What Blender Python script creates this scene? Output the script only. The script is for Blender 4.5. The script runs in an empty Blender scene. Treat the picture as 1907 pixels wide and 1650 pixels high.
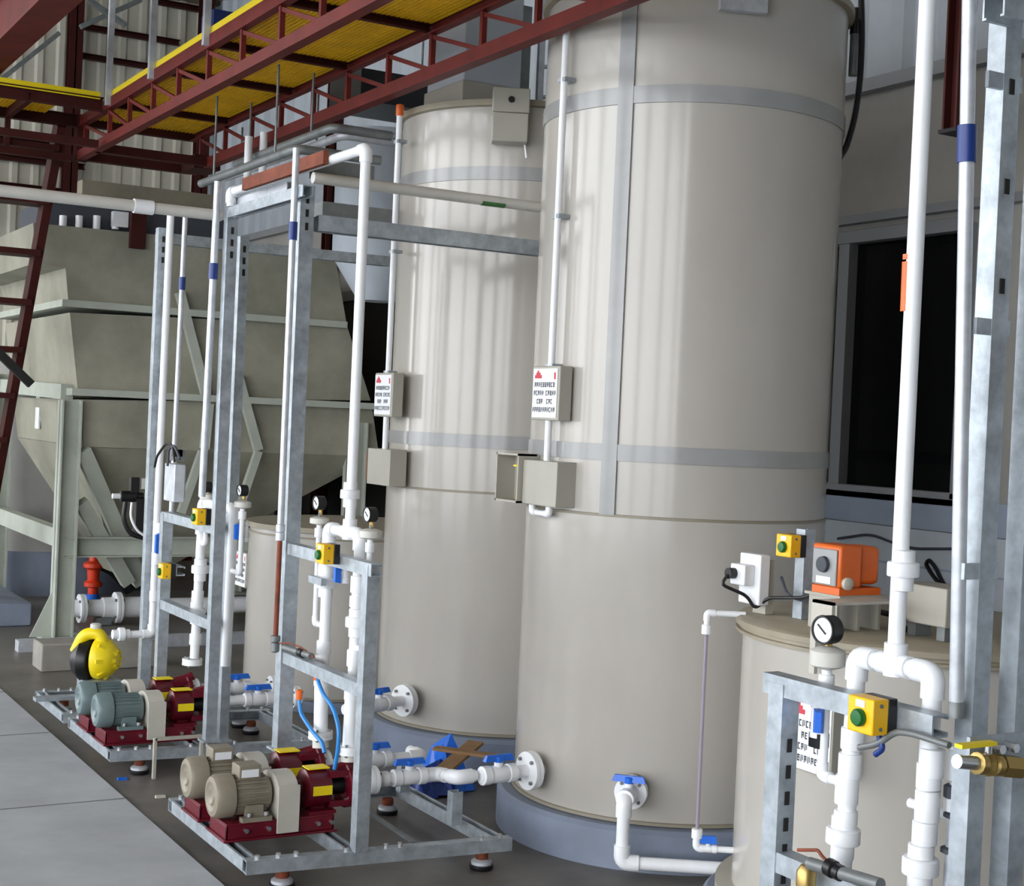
import bpy, bmesh, math, random
from mathutils import Vector as V, Matrix
random.seed(7)
SC = bpy.context.scene
COL = SC.collection
# ------------------------------------------------------------------ camera, sky, exposure
F, H, CX, CY = 2750.0, 1.55, 953.5, 825.0
YAW, ROLL, PIT = math.radians(30.2), 0.045, math.atan(-(825 - 787) / 2750.0)
fw = V((math.sin(YAW) * math.cos(PIT), math.cos(YAW) * math.cos(PIT), math.sin(PIT)))
r0 = V((math.cos(YAW), -math.sin(YAW), 0)); u0 = r0.cross(fw)
RT = r0 * math.cos(ROLL) + u0 * math.sin(ROLL)
UP = u0 * math.cos(ROLL) - r0 * math.sin(ROLL)
CAMP = V((0, 0, H))
cd = bpy.data.cameras.new('camera'); cam = bpy.data.objects.new('camera', cd); COL.objects.link(cam)
m = Matrix((RT, UP, -fw)).transposed().to_4x4(); m.translation = CAMP
cam.matrix_world = m
cd.sensor_fit = 'HORIZONTAL'; cd.sensor_width = 36.0; cd.lens = 36.0 * F / 1907.0
cd.clip_start = 0.05; cd.clip_end = 200
SC.camera = cam
w = bpy.data.worlds.new('sky'); SC.world = w; w.use_nodes = True
nt = w.node_tree; bg = nt.nodes['Background']
tc = nt.nodes.new('ShaderNodeTexCoord'); sx = nt.nodes.new('ShaderNodeSeparateXYZ')
rp = nt.nodes.new('ShaderNodeValToRGB')
nt.links.new(tc.outputs['Generated'], sx.inputs[0]); nt.links.new(sx.outputs['Z'], rp.inputs[0]); nt.links.new(rp.outputs[0], bg.inputs['Color'])
e = rp.color_ramp.elements; e[0].position = 0.0; e[0].color = (0.98, 0.99, 1, 1); e[1].position = 0.7; e[1].color = (0.78, 0.87, 1, 1)
bg.inputs['Strength'].default_value = 5.9
SC.view_settings.view_transform = 'Standard'; SC.view_settings.look = 'None'
SC.view_settings.exposure = 0.15; SC.view_settings.gamma = 1.0; SC.view_settings.use_curve_mapping = False

# points of the place, measured from the photograph: a sight line met with a plane of the room
def ray(x, y): return fw + RT * ((x - CX) / F) - UP * ((y - CY) / F)
def onz(x, y, z=0.0): k = ray(x, y); return CAMP + k * ((z - H) / k.z)
def onx(x, y, X): k = ray(x, y); return CAMP + k * (X / k.x)
def ony(x, y, Y): k = ray(x, y); return CAMP + k * (Y / k.y)

# ------------------------------------------------------------------ materials
def lin(c): return tuple(((v / 255.0) / 12.92 if v / 255.0 <= 0.04045 else ((v / 255.0 + 0.055) / 1.055) ** 2.4) for v in c) + (1.0,)
M = {}
def mat(name, rgb, rough=0.5, metal=0.0, var=0.0, scale=6.0, bump=0.0, rgb2=None, spec=0.5, stretch=None, alpha=None):
    mt = bpy.data.materials.new(name); mt.use_nodes = True; n = mt.node_tree; b = n.nodes['Principled BSDF']
    b.inputs['Base Color'].default_value = lin(rgb); b.inputs['Roughness'].default_value = rough
    b.inputs['Metallic'].default_value = metal; b.inputs['Specular IOR Level'].default_value = spec
    if var or bump or rgb2:
        co = n.nodes.new('ShaderNodeTexCoord'); no = n.nodes.new('ShaderNodeTexNoise'); no.inputs['Scale'].default_value = scale
        no.inputs['Detail'].default_value = 5; no.inputs['Roughness'].default_value = 0.6
        if stretch:
            mp = n.nodes.new('ShaderNodeMapping'); mp.inputs['Scale'].default_value = stretch
            n.links.new(co.outputs['Object'], mp.inputs[0]); n.links.new(mp.outputs[0], no.inputs['Vector'])
        else: n.links.new(co.outputs['Object'], no.inputs['Vector'])
        cr = n.nodes.new('ShaderNodeValToRGB'); n.links.new(no.outputs['Fac'], cr.inputs[0])
        a = tuple(max(0, v * (1 - var)) for v in rgb); c2 = rgb2 if rgb2 else tuple(min(255, v * (1 + var)) for v in rgb)
        cr.color_ramp.elements[0].position = 0.3; cr.color_ramp.elements[1].position = 0.7
        cr.color_ramp.elements[0].color = lin(a); cr.color_ramp.elements[1].color = lin(c2)
        n.links.new(cr.outputs[0], b.inputs['Base Color'])
        if bump:
            bp = n.nodes.new('ShaderNodeBump'); bp.inputs['Strength'].default_value = bump; bp.inputs['Distance'].default_value = 0.01
            n.links.new(no.outputs['Fac'], bp.inputs['Height']); n.links.new(bp.outputs[0], b.inputs['Normal'])
    M[name] = mt; return mt
mat('beige', (183, 178, 169), 0.14, 0, 0.045, 1.3, rgb2=(190, 186, 178), stretch=(1, 1, 0.45))
mat('beige_cover', (168, 165, 153), 0.4, 0, 0.03, 4)
mat('strap', (154, 155, 154), 0.16, 0, 0.04, 5)
mat('seam', (140, 133, 116), 0.5)
mat('plinth', (122, 131, 148), 0.55, 0, 0.06, 5)
mat('lid', (150, 141, 122), 0.5, 0, 0.06, 6)
mat('galv', (168, 176, 182), 0.42, 0.55, 0.12, 22)
mat('galv_pale', (196, 200, 206), 0.4, 0.35, 0.08, 16)
mat('dull_steel', (122, 126, 126), 0.5, 0.4, 0.1, 12)
mat('pvc', (236, 238, 240), 0.35, 0, 0.02, 8)
mat('pvc_grey', (204, 202, 194), 0.4, 0, 0.03, 8)
mat('maroon', (100, 33, 28), 0.55, 0, 0.12, 6, spec=0.25)
mat('maroon_dark', (62, 24, 20), 0.6, 0, 0.12, 6, spec=0.2)
mat('rust', (120, 58, 34), 0.7, 0, 0.2, 10)
mat('yellow_frp', (244, 190, 22), 0.55, 0, 0.06, 8)
mat('yellow_bright', (240, 214, 20), 0.45)
mat('red_pump', (94, 11, 29), 0.3, 0, 0.1, 10)
mat('motor_beige', (132, 124, 108), 0.45, 0, 0.05, 12)
mat('motor_green', (104, 120, 121), 0.4, 0, 0.06, 12)
mat('guard', (190, 186, 174), 0.4, 0, 0.03, 10)
mat('blue', (20, 104, 214), 0.35)
mat('blue_dark', (24, 52, 122), 0.4)
mat('blue_hose', (44, 132, 206), 0.35)
mat('black', (18, 18, 20), 0.4)
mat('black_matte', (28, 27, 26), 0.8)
mat('white', (232, 234, 236), 0.4)
mat('ink', (66, 70, 78), 0.6)
mat('red_ink', (204, 62, 74), 0.6)
mat('orange', (222, 102, 28), 0.4, 0, 0.04, 8)
mat('amber', (246, 190, 10), 0.38)
mat('green', (20, 98, 40), 0.35)
mat('green_mark', (70, 120, 66), 0.5)
mat('red_orange', (214, 58, 22), 0.4)
mat('cardboard', (136, 104, 70), 0.8, 0, 0.1, 12)
mat('brass', (176, 150, 92), 0.35, 0.8)
mat('steel_bright', (200, 202, 204), 0.25, 0.9)
mat('clear_tube', (150, 142, 156), 0.2)
mat('floor_wet', (98, 92, 86), 0.42, 0, 0.22, 2.2, 0.05, rgb2=(122, 116, 108))
mat('slab', (168, 171, 173), 0.75, 0, 0.06, 3.0, 0.03)
mat('joint', (112, 112, 114), 0.8)
mat('ground', (186, 186, 184), 0.8, 0, 0.05, 0.6)
mat('clarifier', (146, 145, 128), 0.5, 0, 0.12, 2.2, rgb2=(168, 165, 148))
mat('frame_paint', (178, 184, 172), 0.45, 0, 0.05, 5)
mat('concrete_panel', (166, 164, 158), 0.75, 0, 0.08, 1.6, 0.03)
mat('cladding', (206, 202, 186), 0.55, 0, 0.05, 1.2)
mat('cladding_blue', (176, 184, 192), 0.5, 0, 0.05, 1.5)
mat('blue_grey', (160, 172, 190), 0.6, 0, 0.05, 3)
mat('blue_grey_pale', (196, 204, 212), 0.6, 0, 0.05, 3)
mat('ceiling_sheet', (150, 134, 112), 0.6)
mat('trim_grey', (150, 152, 156), 0.5, 0.1)
mat('wall_blocker_dim', (120, 116, 108), 0.7)
mat('concrete_block', (140, 136, 128), 0.8, 0, 0.08, 8)
gl = mat('pane', (6, 10, 12), 0.03)
gl.node_tree.nodes['Principled BSDF'].inputs['Transmission Weight'].default_value = 0.55

# ------------------------------------------------------------------ mesh builder
Z = V((0, 0, 1)); X_ = V((1, 0, 0)); Y_ = V((0, 1, 0))
BASE = {}
def frame(d, up=Z):
    d = V(d).normalized(); up = V(up)
    if abs(d.dot(up.normalized())) > 0.999: up = X_ if abs(d.x) < 0.9 else Y_
    s = d.cross(up).normalized(); return s, s.cross(d).normalized(), d
class MB:
    def __init__(self): self.b = bmesh.new()
    def face(self, vs):
        try: return self.b.faces.new(vs)
        except ValueError: return None
    def prism(self, pts, vec):
        vec = V(vec); a = [self.b.verts.new(V(p)) for p in pts]; c = [self.b.verts.new(V(p) + vec) for p in pts]
        self.face(a[::-1]); self.face(c); n = len(a)
        for i in range(n): self.face([a[i], a[(i + 1) % n], c[(i + 1) % n], c[i]])
        return self
    def loft(self, A, B):
        a = [self.b.verts.new(V(p)) for p in A]; c = [self.b.verts.new(V(p)) for p in B]; n = len(a)
        self.face(a[::-1]); self.face(c)
        for i in range(n): self.face([a[i], a[(i + 1) % n], c[(i + 1) % n], c[i]])
        return self
    def box(self, lo, hi):
        x0, y0, z0 = lo; x1, y1, z1 = hi
        return self.prism([(x0, y0, z0), (x1, y0, z0), (x1, y1, z0), (x0, y1, z0)], (0, 0, z1 - z0))
    def cbox(self, c, s): return self.box([c[i] - s[i] / 2 for i in range(3)], [c[i] + s[i] / 2 for i in range(3)])
    def bar(self, p, q, w, h, up=Z):
        p, q = V(p), V(q); s, u, d = frame(q - p, up)
        return self.prism([p - s * w / 2 - u * h / 2, p + s * w / 2 - u * h / 2, p + s * w / 2 + u * h / 2, p - s * w / 2 + u * h / 2], q - p)
    def channel(self, p, q, w, h, t=0.006, up=Z, flip=1):
        p, q = V(p), V(q); s, u, d = frame(q - p, up); s = s * flip
        pr = [(-w/2, -h/2), (w/2, -h/2), (w/2, -h/2 + t), (-w/2 + t, -h/2 + t), (-w/2 + t, h/2 - t), (w/2, h/2 - t), (w/2, h/2), (-w/2, h/2)]
        return self.prism([p + s * a + u * b for a, b in pr], q - p)
    def strut(self, p, q, w=0.041, t=0.004, lip=0.009, up=Z, flip=1):
        # lipped square channel; its open side looks along up
        p, q = V(p), V(q); s, u, d = frame(q - p, up); h = w / 2; s = s * flip
        pr = [(-h, h), (-h, -h), (h, -h), (h, h), (h - lip, h), (h - lip, h - t), (h - t, h - t), (h - t, -h + t), (-h + t, -h + t), (-h + t, h - t), (-h + lip, h - t), (-h + lip, h)]
        return self.prism([p + s * a + u * b for a, b in pr], q - p)
    def ring(self, c, s, u, r, n): return [self.b.verts.new(c + s * (r * math.cos(2 * math.pi * i / n)) + u * (r * math.sin(2 * math.pi * i / n))) for i in range(n)]
    def lathe(self, o, axis, prof, n=24, up=Z):
        o = V(o); s, u, d = frame(V(axis), V(up)); prev = None
        for i, (r, t) in enumerate(prof):
            c = o + d * t
            if r < 1e-6: cur = [self.b.verts.new(c)]
            else: cur = self.ring(c, s, u, r, n)
            if prev is None:
                if len(cur) > 1: self.face(cur[::-1])
            else:
                for k in range(n):
                    a = prev[k % len(prev)]; b = prev[(k + 1) % len(prev)]; e_ = cur[(k + 1) % len(cur)]; f = cur[k % len(cur)]
                    vs = []
                    for v in (a, b, e_, f):
                        if v not in vs: vs.append(v)
                    if len(vs) > 2: self.face(vs)
            prev = cur
        if len(prev) > 1: self.face(prev)
        return self
    def tube(self, p, q, r, n=16, r2=None):
        p, q = V(p), V(q); return self.lathe(p, q - p, [(r, 0), (r if r2 is None else r2, (q - p).length)], n)
    def path(self, pts, r, n=12, bend=None, steps=5):
        P = [V(p) for p in pts]; bend = 1.6 * r if bend is None else bend
        Q = [P[0]]
        for i in range(1, len(P) - 1):
            a, b, c = P[i - 1], P[i], P[i + 1]; d1 = (a - b); d2 = (c - b)
            k = min(bend, d1.length * 0.45, d2.length * 0.45); s = b + d1.normalized() * k; t = b + d2.normalized() * k
            for j in range(steps + 1):
                f = j / steps; Q.append(s.lerp(b, f).lerp(b.lerp(t, f), f))
        Q.append(P[-1]); prev = None; u = None
        for i, c in enumerate(Q):
            d = (Q[min(i + 1, len(Q) - 1)] - Q[max(i - 1, 0)]).normalized()
            if u is None: s, u, _ = frame(d)
            else:
                s = d.cross(u)
                if s.length < 1e-4: s, u, _ = frame(d)
                s.normalize(); u = s.cross(d).normalized()
            cur = self.ring(c, s, u, r, n)
            if prev is None: self.face(cur[::-1])
            else:
                for k in range(n): self.face([prev[k], prev[(k + 1) % n], cur[(k + 1) % n], cur[k]])
            prev = cur
        self.face(prev); return self
    def pvc(self, pts, r, ends=True):
        # pipe with socket elbows at its corners
        P = [V(p) for p in pts]; self.path(P, r, 14, bend=1.3 * r)
        for i in range(1, len(P) - 1):
            a = (P[i - 1] - P[i]).normalized(); c = (P[i + 1] - P[i]).normalized(); R = r * 1.24
            self.path([P[i] + a * R * 2.1, P[i], P[i] + c * R * 2.1], R, 14, bend=R * 1.4)
        return self
    def socket(self, p, d, r, l): return self.tube(V(p) - V(d).normalized() * l / 2, V(p) + V(d).normalized() * l / 2, r, 18)
    def build(self, name, mt, parent=None, smooth=True, bev=0.0):
        bmesh.ops.recalc_face_normals(self.b, faces=self.b.faces[:])
        me = bpy.data.meshes.new(name); 
        if parent is None:
            xs = [v.co for v in self.b.verts]; lo = [min(c[i] for c in xs) for i in range(3)]; hi = [max(c[i] for c in xs) for i in range(3)]
            base = V(((lo[0] + hi[0]) / 2, (lo[1] + hi[1]) / 2, lo[2]))
        else: base = BASE[parent.name]
        bmesh.ops.translate(self.b, verts=self.b.verts[:], vec=-base)
        self.b.to_mesh(me); self.b.free()
        o = bpy.data.objects.new(name, me); COL.objects.link(o)
        me.materials.append(M[mt] if isinstance(mt, str) else mt)
        if smooth:
            me.shade_smooth(); me.set_sharp_from_angle(angle=math.radians(38))
        if parent is None: o.location = base
        else: o.parent = parent
        BASE[o.name] = base
        if bev:
            md = o.modifiers.new('edge', 'BEVEL'); md.width = bev; md.segments = 2; md.limit_method = 'ANGLE'; md.angle_limit = math.radians(50)
        return o
def split_build(b, name, mt, parent):
    # one object for every separate piece of the builder's mesh
    seen = set(); out = []
    b.b.verts.ensure_lookup_table()
    for v in b.b.verts:
        if v in seen: continue
        st = [v]; seen.add(v); isl = []
        while st:
            a = st.pop(); isl.append(a)
            for e_ in a.link_edges:
                o = e_.other_vert(a)
                if o not in seen: seen.add(o); st.append(o)
        ids = set(isl); n = MB(); mp = {a: n.b.verts.new(a.co) for a in isl}
        fs = {f for a in isl for f in a.link_faces}
        for f in fs: n.face([mp[a] for a in f.verts])
        out.append(n.build(name, mt, parent, smooth=False))
    b.b.free(); return out
def thing(name, label, cat, loc, group=None):
    o = bpy.data.objects.new(name, None); COL.objects.link(o); o.location = V(loc); o.empty_display_size = 0.1
    BASE[o.name] = V(loc); o['label'] = label; o['category'] = cat
    if group: o['group'] = group
    return o
def tag(o, label, cat, group=None):
    o['label'] = label; o['category'] = cat
    if group: o['group'] = group
    return o
def struct(o): o['kind'] = 'structure'; return o

# ------------------------------------------------------------------ the setting
XW, YB, ZR = 4.9, 14.9, 5.7
struct(MB().box((1.65, -3, -0.1), (XW, YB, 0)).build('floor', 'floor_wet', smooth=False))
slab = struct(MB().box((-9, -6, -0.1), (1.645, YB, 0.012)).build('floor_slab', 'slab', smooth=False))
jb = MB()
for px, py in ((60, 1371), (150, 1500), (60, 1290)):
    y = onz(px, py).y; jb.box((-9, y - 0.004, 0.0), (1.645, y + 0.004, 0.0135))
struct(jb.build('trim_slab_joints', 'joint', smooth=False))
struct(MB().box((-60, -60, -0.3), (60, 60, -0.12)).build('ground', 'ground', smooth=False))
def cladding(p, q, z0, z1, nrm, name, mt, pitch=0.2, dep=0.03):
    # trapezoidal sheet between plan points p and q
    p, q = V(p), V(q); L = (q - p).length; d = (q - p).normalized(); n = V(nrm); b = MB(); pr = []; t = 0
    while t < L:
        for f, k in ((0, 0), (0.5, 0), (0.62, 1), (0.88, 1)): pr.append((t + f * pitch, k))
        t += pitch
    pr = [(min(a, L), k) for a, k in pr] + [(L, 0)]
    lo = [p + d * a + n * (k * dep) for a, k in pr]
    va = [b.b.verts.new((c.x, c.y, z0)) for c in lo]; vb = [b.b.verts.new((c.x, c.y, z1)) for c in lo]
    vc = [b.b.verts.new((c.x - n.x * 0.02, c.y - n.y * 0.02, z0)) for c in lo]; vd = [b.b.verts.new((c.x - n.x * 0.02, c.y - n.y * 0.02, z1)) for c in lo]
    for i in range(len(lo) - 1):
        b.face([va[i], va[i + 1], vb[i + 1], vb[i]]); b.face([vc[i], vc[i + 1], vd[i + 1], vd[i]])
    return struct(b.build(name, mt, smooth=False))
cladding((-3.2, YB, 0), (XW, YB, 0), 0, ZR, (0, -1, 0), 'wall_back', 'cladding')
struct(MB().box((-2.6, -3.1, 0), (XW, -3.0, ZR)).build('wall_front_blocker', 'wall_blocker_dim', smooth=False))  # unseen wall behind the camera, added and widened to cut light on front faces
# right wall: concrete panel with the window opening, sheeting above
WY0, WY1, WZ0, WZ1 = 4.55, 6.6, 1.30, 2.50
wb = MB()
for lo, hi in (((XW, -3, 0), (XW + 0.16, WY0, 3.2)), ((XW, WY1, 0), (XW + 0.16, YB, 3.2)), ((XW, WY0, 0), (XW + 0.16, WY1, WZ0)), ((XW, WY0, WZ1), (XW + 0.16, WY1, 3.2))): wb.box(lo, hi)
struct(wb.build('wall_right', 'concrete_panel', smooth=False))
cladding((XW, -3, 0), (XW, YB, 0), 3.2, ZR, (-1, 0, 0), 'wall_right_upper', 'cladding_blue', 0.3, 0.035)
struct(MB().box((XW - 0.06, -3, 3.17), (XW, YB, 3.23)).build('trim_1', 'trim_grey'))
struct(MB().box((XW - 0.05, WY0 - 0.5, WZ1 + 0.06), (XW, WY1 + 0.3, WZ1 + 0.10)).build('trim_2', 'trim_grey'))
struct(MB().box((XW - 0.03, -3, 1.16), (XW, 8.0, 1.30)).build('trim_3', 'blue_grey'))
struct(MB().box((XW - 0.018, -3, 0.0), (XW, 8.0, 1.155)).build('trim_4', 'blue_grey_pale'))
struct(MB().box((XW - 0.022, -3, 0.985), (XW, 8.0, 0.995)).build('trim_5', 'blue_grey'))
wr = MB()
for z in (WZ0, WZ1): wr.box((XW - 0.03, WY0, z - 0.03), (XW + 0.08, WY1, z + 0.03))
for y in (WY0, WY1): wr.box((XW - 0.03, y - 0.03, WZ0), (XW + 0.08, y + 0.03, WZ1))
wf = struct(wr.build('window_1', 'trim_grey', bev=0.003))
MB().box((XW - 0.025, 5.28, WZ0), (XW + 0.07, 5.35, WZ1)).build('mullion', 'trim_grey', wf)
MB().box((XW + 0.03, WY0, WZ0), (XW + 0.036, WY1, WZ1)).build('pane', 'pane', wf)
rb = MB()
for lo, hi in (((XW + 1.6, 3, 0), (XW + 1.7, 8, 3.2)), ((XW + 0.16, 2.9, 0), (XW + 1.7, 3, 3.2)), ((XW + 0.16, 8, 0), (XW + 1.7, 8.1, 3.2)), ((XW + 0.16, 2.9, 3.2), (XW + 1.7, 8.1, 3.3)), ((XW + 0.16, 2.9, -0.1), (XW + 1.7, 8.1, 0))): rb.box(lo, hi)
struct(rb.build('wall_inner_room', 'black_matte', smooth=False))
struct(MB().box((-6.2, -6, ZR), (XW + 0.2, YB + 0.2, ZR + 0.1)).build('ceiling', 'ceiling_sheet', smooth=False))
# girts and columns of the far wall
for i, (x, y) in enumerate(((135, 45), (135, 100), (320, 7), (40, 296), (60, 350), (30, 262))):
    p = ony(x, y, YB - 0.12)
    if i == 2: a, c = 4.2, XW
    elif i in (0, 1): a, c = 3.4, 4.5
    else: a, c = 0.5, 3.6
    struct(MB().channel((a, YB - 0.1, p.z), (c, YB - 0.1, p.z), 0.06, 0.055).build('trim_%d' % (10 + i), 'maroon_dark'))
def column(name, x, y, w, label, z0=0, z1=ZR, mt='maroon_dark'):
    b = MB(); b.box((x - w / 2, y - w / 2, z0), (x + w / 2, y - w / 2 + 0.012, z1)); b.box((x - w / 2, y + w / 2 - 0.012, z0), (x + w / 2, y + w / 2, z1)); b.box((x - 0.006, y - w / 2, z0), (x + 0.006, y + w / 2, z1))
    return tag(b.build(name, mt, smooth=False), label, 'column')
column('steel_column', 3.42, YB - 0.25, 0.13, 'dark maroon steel column against the far cream wall, left of the handrail posts')
column('steel_column', 4.72, YB - 0.25, 0.13, 'dark maroon steel column in the far corner behind the handrail posts')
column('steel_column', 4.82, 11.46, 0.1, 'dark maroon steel column seen between the horizontal pipes left of the middle tank')
# reflections in the tanks: the columns and eaves of the open side, behind the camera
cf = thing('canopy_frame', 'maroon arched canopy frame along the open side, seen only mirrored in the tanks', 'frame', (-5.9, 4, 0))
for k in range(7):
    y = -5.5 + 3.2 * k
    MB().box((-6.0, y - .16, 0), (-5.8, y + .16, ZR)).build('column', 'maroon', cf)
    if k < 6:
        MB().path([V((-5.9, y + 1.6 - 1.5 * math.cos(math.pi * j / 12), ZR - 1.9 + 1.5 * math.sin(math.pi * j / 12))) for j in range(13)], .07, 8, .05).build('arch', 'maroon', cf)
        for f_ in (.25, .5, .75): MB().bar((-5.9, y + 3.2 * f_, ZR - 1.9 + 1.5 * math.sqrt(max(0, 1 - ((3.2 * f_ - 1.6) / 1.5) ** 2))), (-5.9, y + 3.2 * f_, ZR), .06, .06).build('hanger', 'maroon', cf)
MB().box((-6.0, -6, ZR - .35), (-5.8, YB, ZR)).build('eaves_beam', 'maroon', cf)
# diagonal galvanised braces high on the far wall
for a, c, l in (((150, 50), (262, 0), 'galvanised diagonal brace rising right against the cream wall, upper left'), ((165, 0), (235, 48), 'galvanised diagonal brace falling right against the cream wall, upper left'), ((0, 150), (110, 62), 'pale diagonal brace beside the big maroon beam, upper left')):
    tag(MB().bar(ony(*a, {'galvan': 13.5}.get(l[:6], 13.9) - (.15 if 'falling' in l else 0)), ony(*c, {'galvan': 13.5}.get(l[:6], 13.9) - (.15 if 'falling' in l else 0)), 0.06, 0.04).build('brace', 'dull_steel'), l, 'brace')

# ------------------------------------------------------------------ tanks
def pts_sign(parent, face_pt, ey, ez, wd, ht, nrm, lines):
    # a printed notice: red mark on top, rows of small dark lettering below
    o, ey, ez, n = V(face_pt), V(ey), V(ez), V(nrm)
    def pl(b, u0_, u1_, v0, v1, t): b.loft([o + ey * u0_ * wd + ez * v0 * ht, o + ey * u1_ * wd + ez * v0 * ht, o + ey * u1_ * wd + ez * v1 * ht, o + ey * u0_ * wd + ez * v1 * ht], [o + ey * u0_ * wd + ez * v0 * ht + n * t, o + ey * u1_ * wd + ez * v0 * ht + n * t, o + ey * u1_ * wd + ez * v1 * ht + n * t, o + ey * u0_ * wd + ez * v1 * ht + n * t])
    b = MB(); pl(b, 0, 1, 0, 1, 0.002); s = b.build('sign', 'white', parent)
    b = MB(); pl(b, .08, .36, .80, .87, .003); pl(b, .13, .3, .87, .92, .003); pl(b, .18, .24, .92, .96, .003); b.build('logo', 'red_ink', s); b = MB(); pl(b, .87, .93, .78, .92, .003); b.build('side_mark', 'red_ink', s)
    b = MB(); rr = random.Random(len(lines) * 7 + int(o.y * 10))
    for li, (u0_, u1_, gaps) in enumerate(lines):
        v = .62 - li * .17; u = u0_
        while u < u1_ - .03:
            k = rr.random()
            if gaps and abs(u - gaps) < .05: u += .07; continue
            pl(b, u, u + .018, v, v + .1, .003)
            if k > .3: pl(b, u, u + .055, v + .08, v + .1, .003)
            if k < .7: pl(b, u + .04, u + .055, v + .02, v + .1, .003)
            if k > .55: pl(b, u, u + .055, v, v + .02, .003)
            if .2 < k < .8: pl(b, u, u + .05, v + .045, v + .06, .003)
            u += .085
    b.build('lettering', 'ink', s)
    return s
def tank(cx, cy, R, z0, z1, label, bands, seam, strip_px=None, strip_z=None):
    t = thing('storage_tank', label, 'tank', (cx, cy, z0))
    MB().lathe((cx, cy, z0), Z, [(R - .002, 0), (R, .004), (R, seam - z0 - .004), (R - .004, seam - z0), (R - .004, z1 - z0 - .03), (R - .004, z1 - z0)], 96).build('shell', 'beige', t)
    MB().lathe((cx, cy, seam - .006), Z, [(R - .004, 0), (R + .0025, .001), (R + .0025, .010), (R - .004, .011)], 96).build('weld_seam', 'seam', t)
    for a, c in bands: MB().lathe((cx, cy, a), Z, [(R - .01, 0), (R + .0025, .001), (R + .0025, c - a - .001), (R - .01, c - a)], 96).build('reinforcing_band', 'strap', t)
    MB().lathe((cx, cy, z1 - .03), Z, [(R - .005, 0), (R + .018, .004), (R + .018, .03), (0, .034)], 96).build('lid', 'lid', t)
    MB().lathe((cx, cy, z0), Z, [(R - .005, .0), (R + .010, .001), (R + .010, .012), (R - .005, .014)], 96).build('base_ring', 'seam', t)
    if strip_px:
        k = ray(*strip_px); a = k.x ** 2 + k.y ** 2; bq = -2 * (k.x * cx + k.y * cy); c = cx * cx + cy * cy - R * R
        s = (-bq - math.sqrt(bq * bq - 4 * a * c)) / (2 * a); p = k * s; th = math.atan2(p.y - cy, p.x - cx); hw = .03 / R
        b = MB(); A = [th + hw * (j / 6 * 2 - 1) for j in range(7)]
        pr = [(cx + (R - .004) * math.cos(q), cy + (R - .004) * math.sin(q), strip_z[0]) for q in A] + [(cx + (R + .0045) * math.cos(q), cy + (R + .0045) * math.sin(q), strip_z[0]) for q in A[::-1]]
        b.prism(pr, (0, 0, strip_z[1] - strip_z[0])).build('vertical_strap', 'strap', t)
    return t
def plinth(cx, cy, R, h, label):
    return tag(MB().lathe((cx, cy, 0), Z, [(R, 0), (R, h - .015), (R - .015, h), (0, h)], 80).build('tank_plinth', 'plinth'), label, 'plinth')
T1 = (3.46, 4.66, .58); T2 = (3.54, 6.1, .58); T3 = (3.39, 3.26, .55); T4 = (3.36, 7.52, .55)
tk1 = tank(*T1, .15, 3.17, 'tall cream storage tank in the foreground centre, the largest one', ((1.43, 1.49), (2.70, 2.763)), 1.235, (1142, 700), (1.237, 3.13))
plinth(T1[0], T1[1], .645, .148, 'blue grey round plinth under the tall foreground tank')
tk2 = tank(*T2, .165, 2.96, 'tall cream storage tank behind and left of the largest one', ((1.43, 1.49), (2.61, 2.67)), 1.235)
plinth(T2[0], T2[1], .645, .163, 'blue grey round plinth under the second tall tank')
tk4 = tank(*T4, .06, .955, 'short cream tank behind the left pump skids', (), .9)
plinth(T4[0], T4[1], .57, .058, 'blue grey round plinth under the short tank at the back')
# name plate high on the big tank, with its valve at the foot
k = math.atan2(-.86, -.51)
def on_tank(T, px, py, off=0.0):
    kx = ray(px, py); R = T[2] + off; a = kx.x ** 2 + kx.y ** 2; bq = -2 * (kx.x * T[0] + kx.y * T[1]); c = T[0] ** 2 + T[1] ** 2 - R * R
    d = bq * bq - 4 * a * c; s = (-bq - math.sqrt(max(d, 0))) / (2 * a); p = CAMP + kx * s
    return p, V((p.x - T[0], p.y - T[1], 0)).normalized()
p, n = on_tank(T1, 1382, 2, .004); sd = Z.cross(n)
MB().loft([p + sd * a + Z * b_ for a, b_ in ((-.085, -.042), (.085, -.042), (.085, .08), (-.085, .08))], [p + sd * a + Z * b_ + n * .03 for a, b_ in ((-.085, -.042), (.085, -.042), (.085, .08), (-.085, .08))]).build('name_plate', 'galv_pale', tk1)
# short tank on the right
t3 = thing('dosing_tank', 'short cream tank at the right with an orange pump above its lid', 'tank', (T3[0], T3[1], .12))
MB().lathe((T3[0], T3[1], .12), Z, [(.55, 0), (.55, .84)], 96).build('shell', 'beige', t3)
MB().lathe((T3[0], T3[1], .12), Z, [(.545, 0), (.6, .002), (.6, .04), (.55, .045)], 96).build('base_ring', 'beige_cover', t3)
MB().lathe((T3[0], T3[1], .94), Z, [(.55, 0), (.572, .003), (.572, .012), (.562, .014), (.562, .024), (.574, .026), (.574, .042), (.562, .05), (0, .052)], 96).build('lid', 'lid', t3)
plinth(T3[0], T3[1], .64, .118, 'blue grey round plinth under the short tank at the right')
ZL = .992
# tank far left at the back
t5 = thing('round_tank', 'grey round tank far back at left behind the clarifier legs', 'tank', (2.9, 12.9, 0))
MB().lathe((2.9, 12.9, .35), Z, [(.88, 0), (.88, 1.5), (0, 1.52)], 64).build('shell', 'concrete_panel', t5)
MB().lathe((2.9, 12.9, 0), Z, [(.92, 0), (.92, .35), (0, .35)], 64).build('base', 'plinth', t5)
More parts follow.
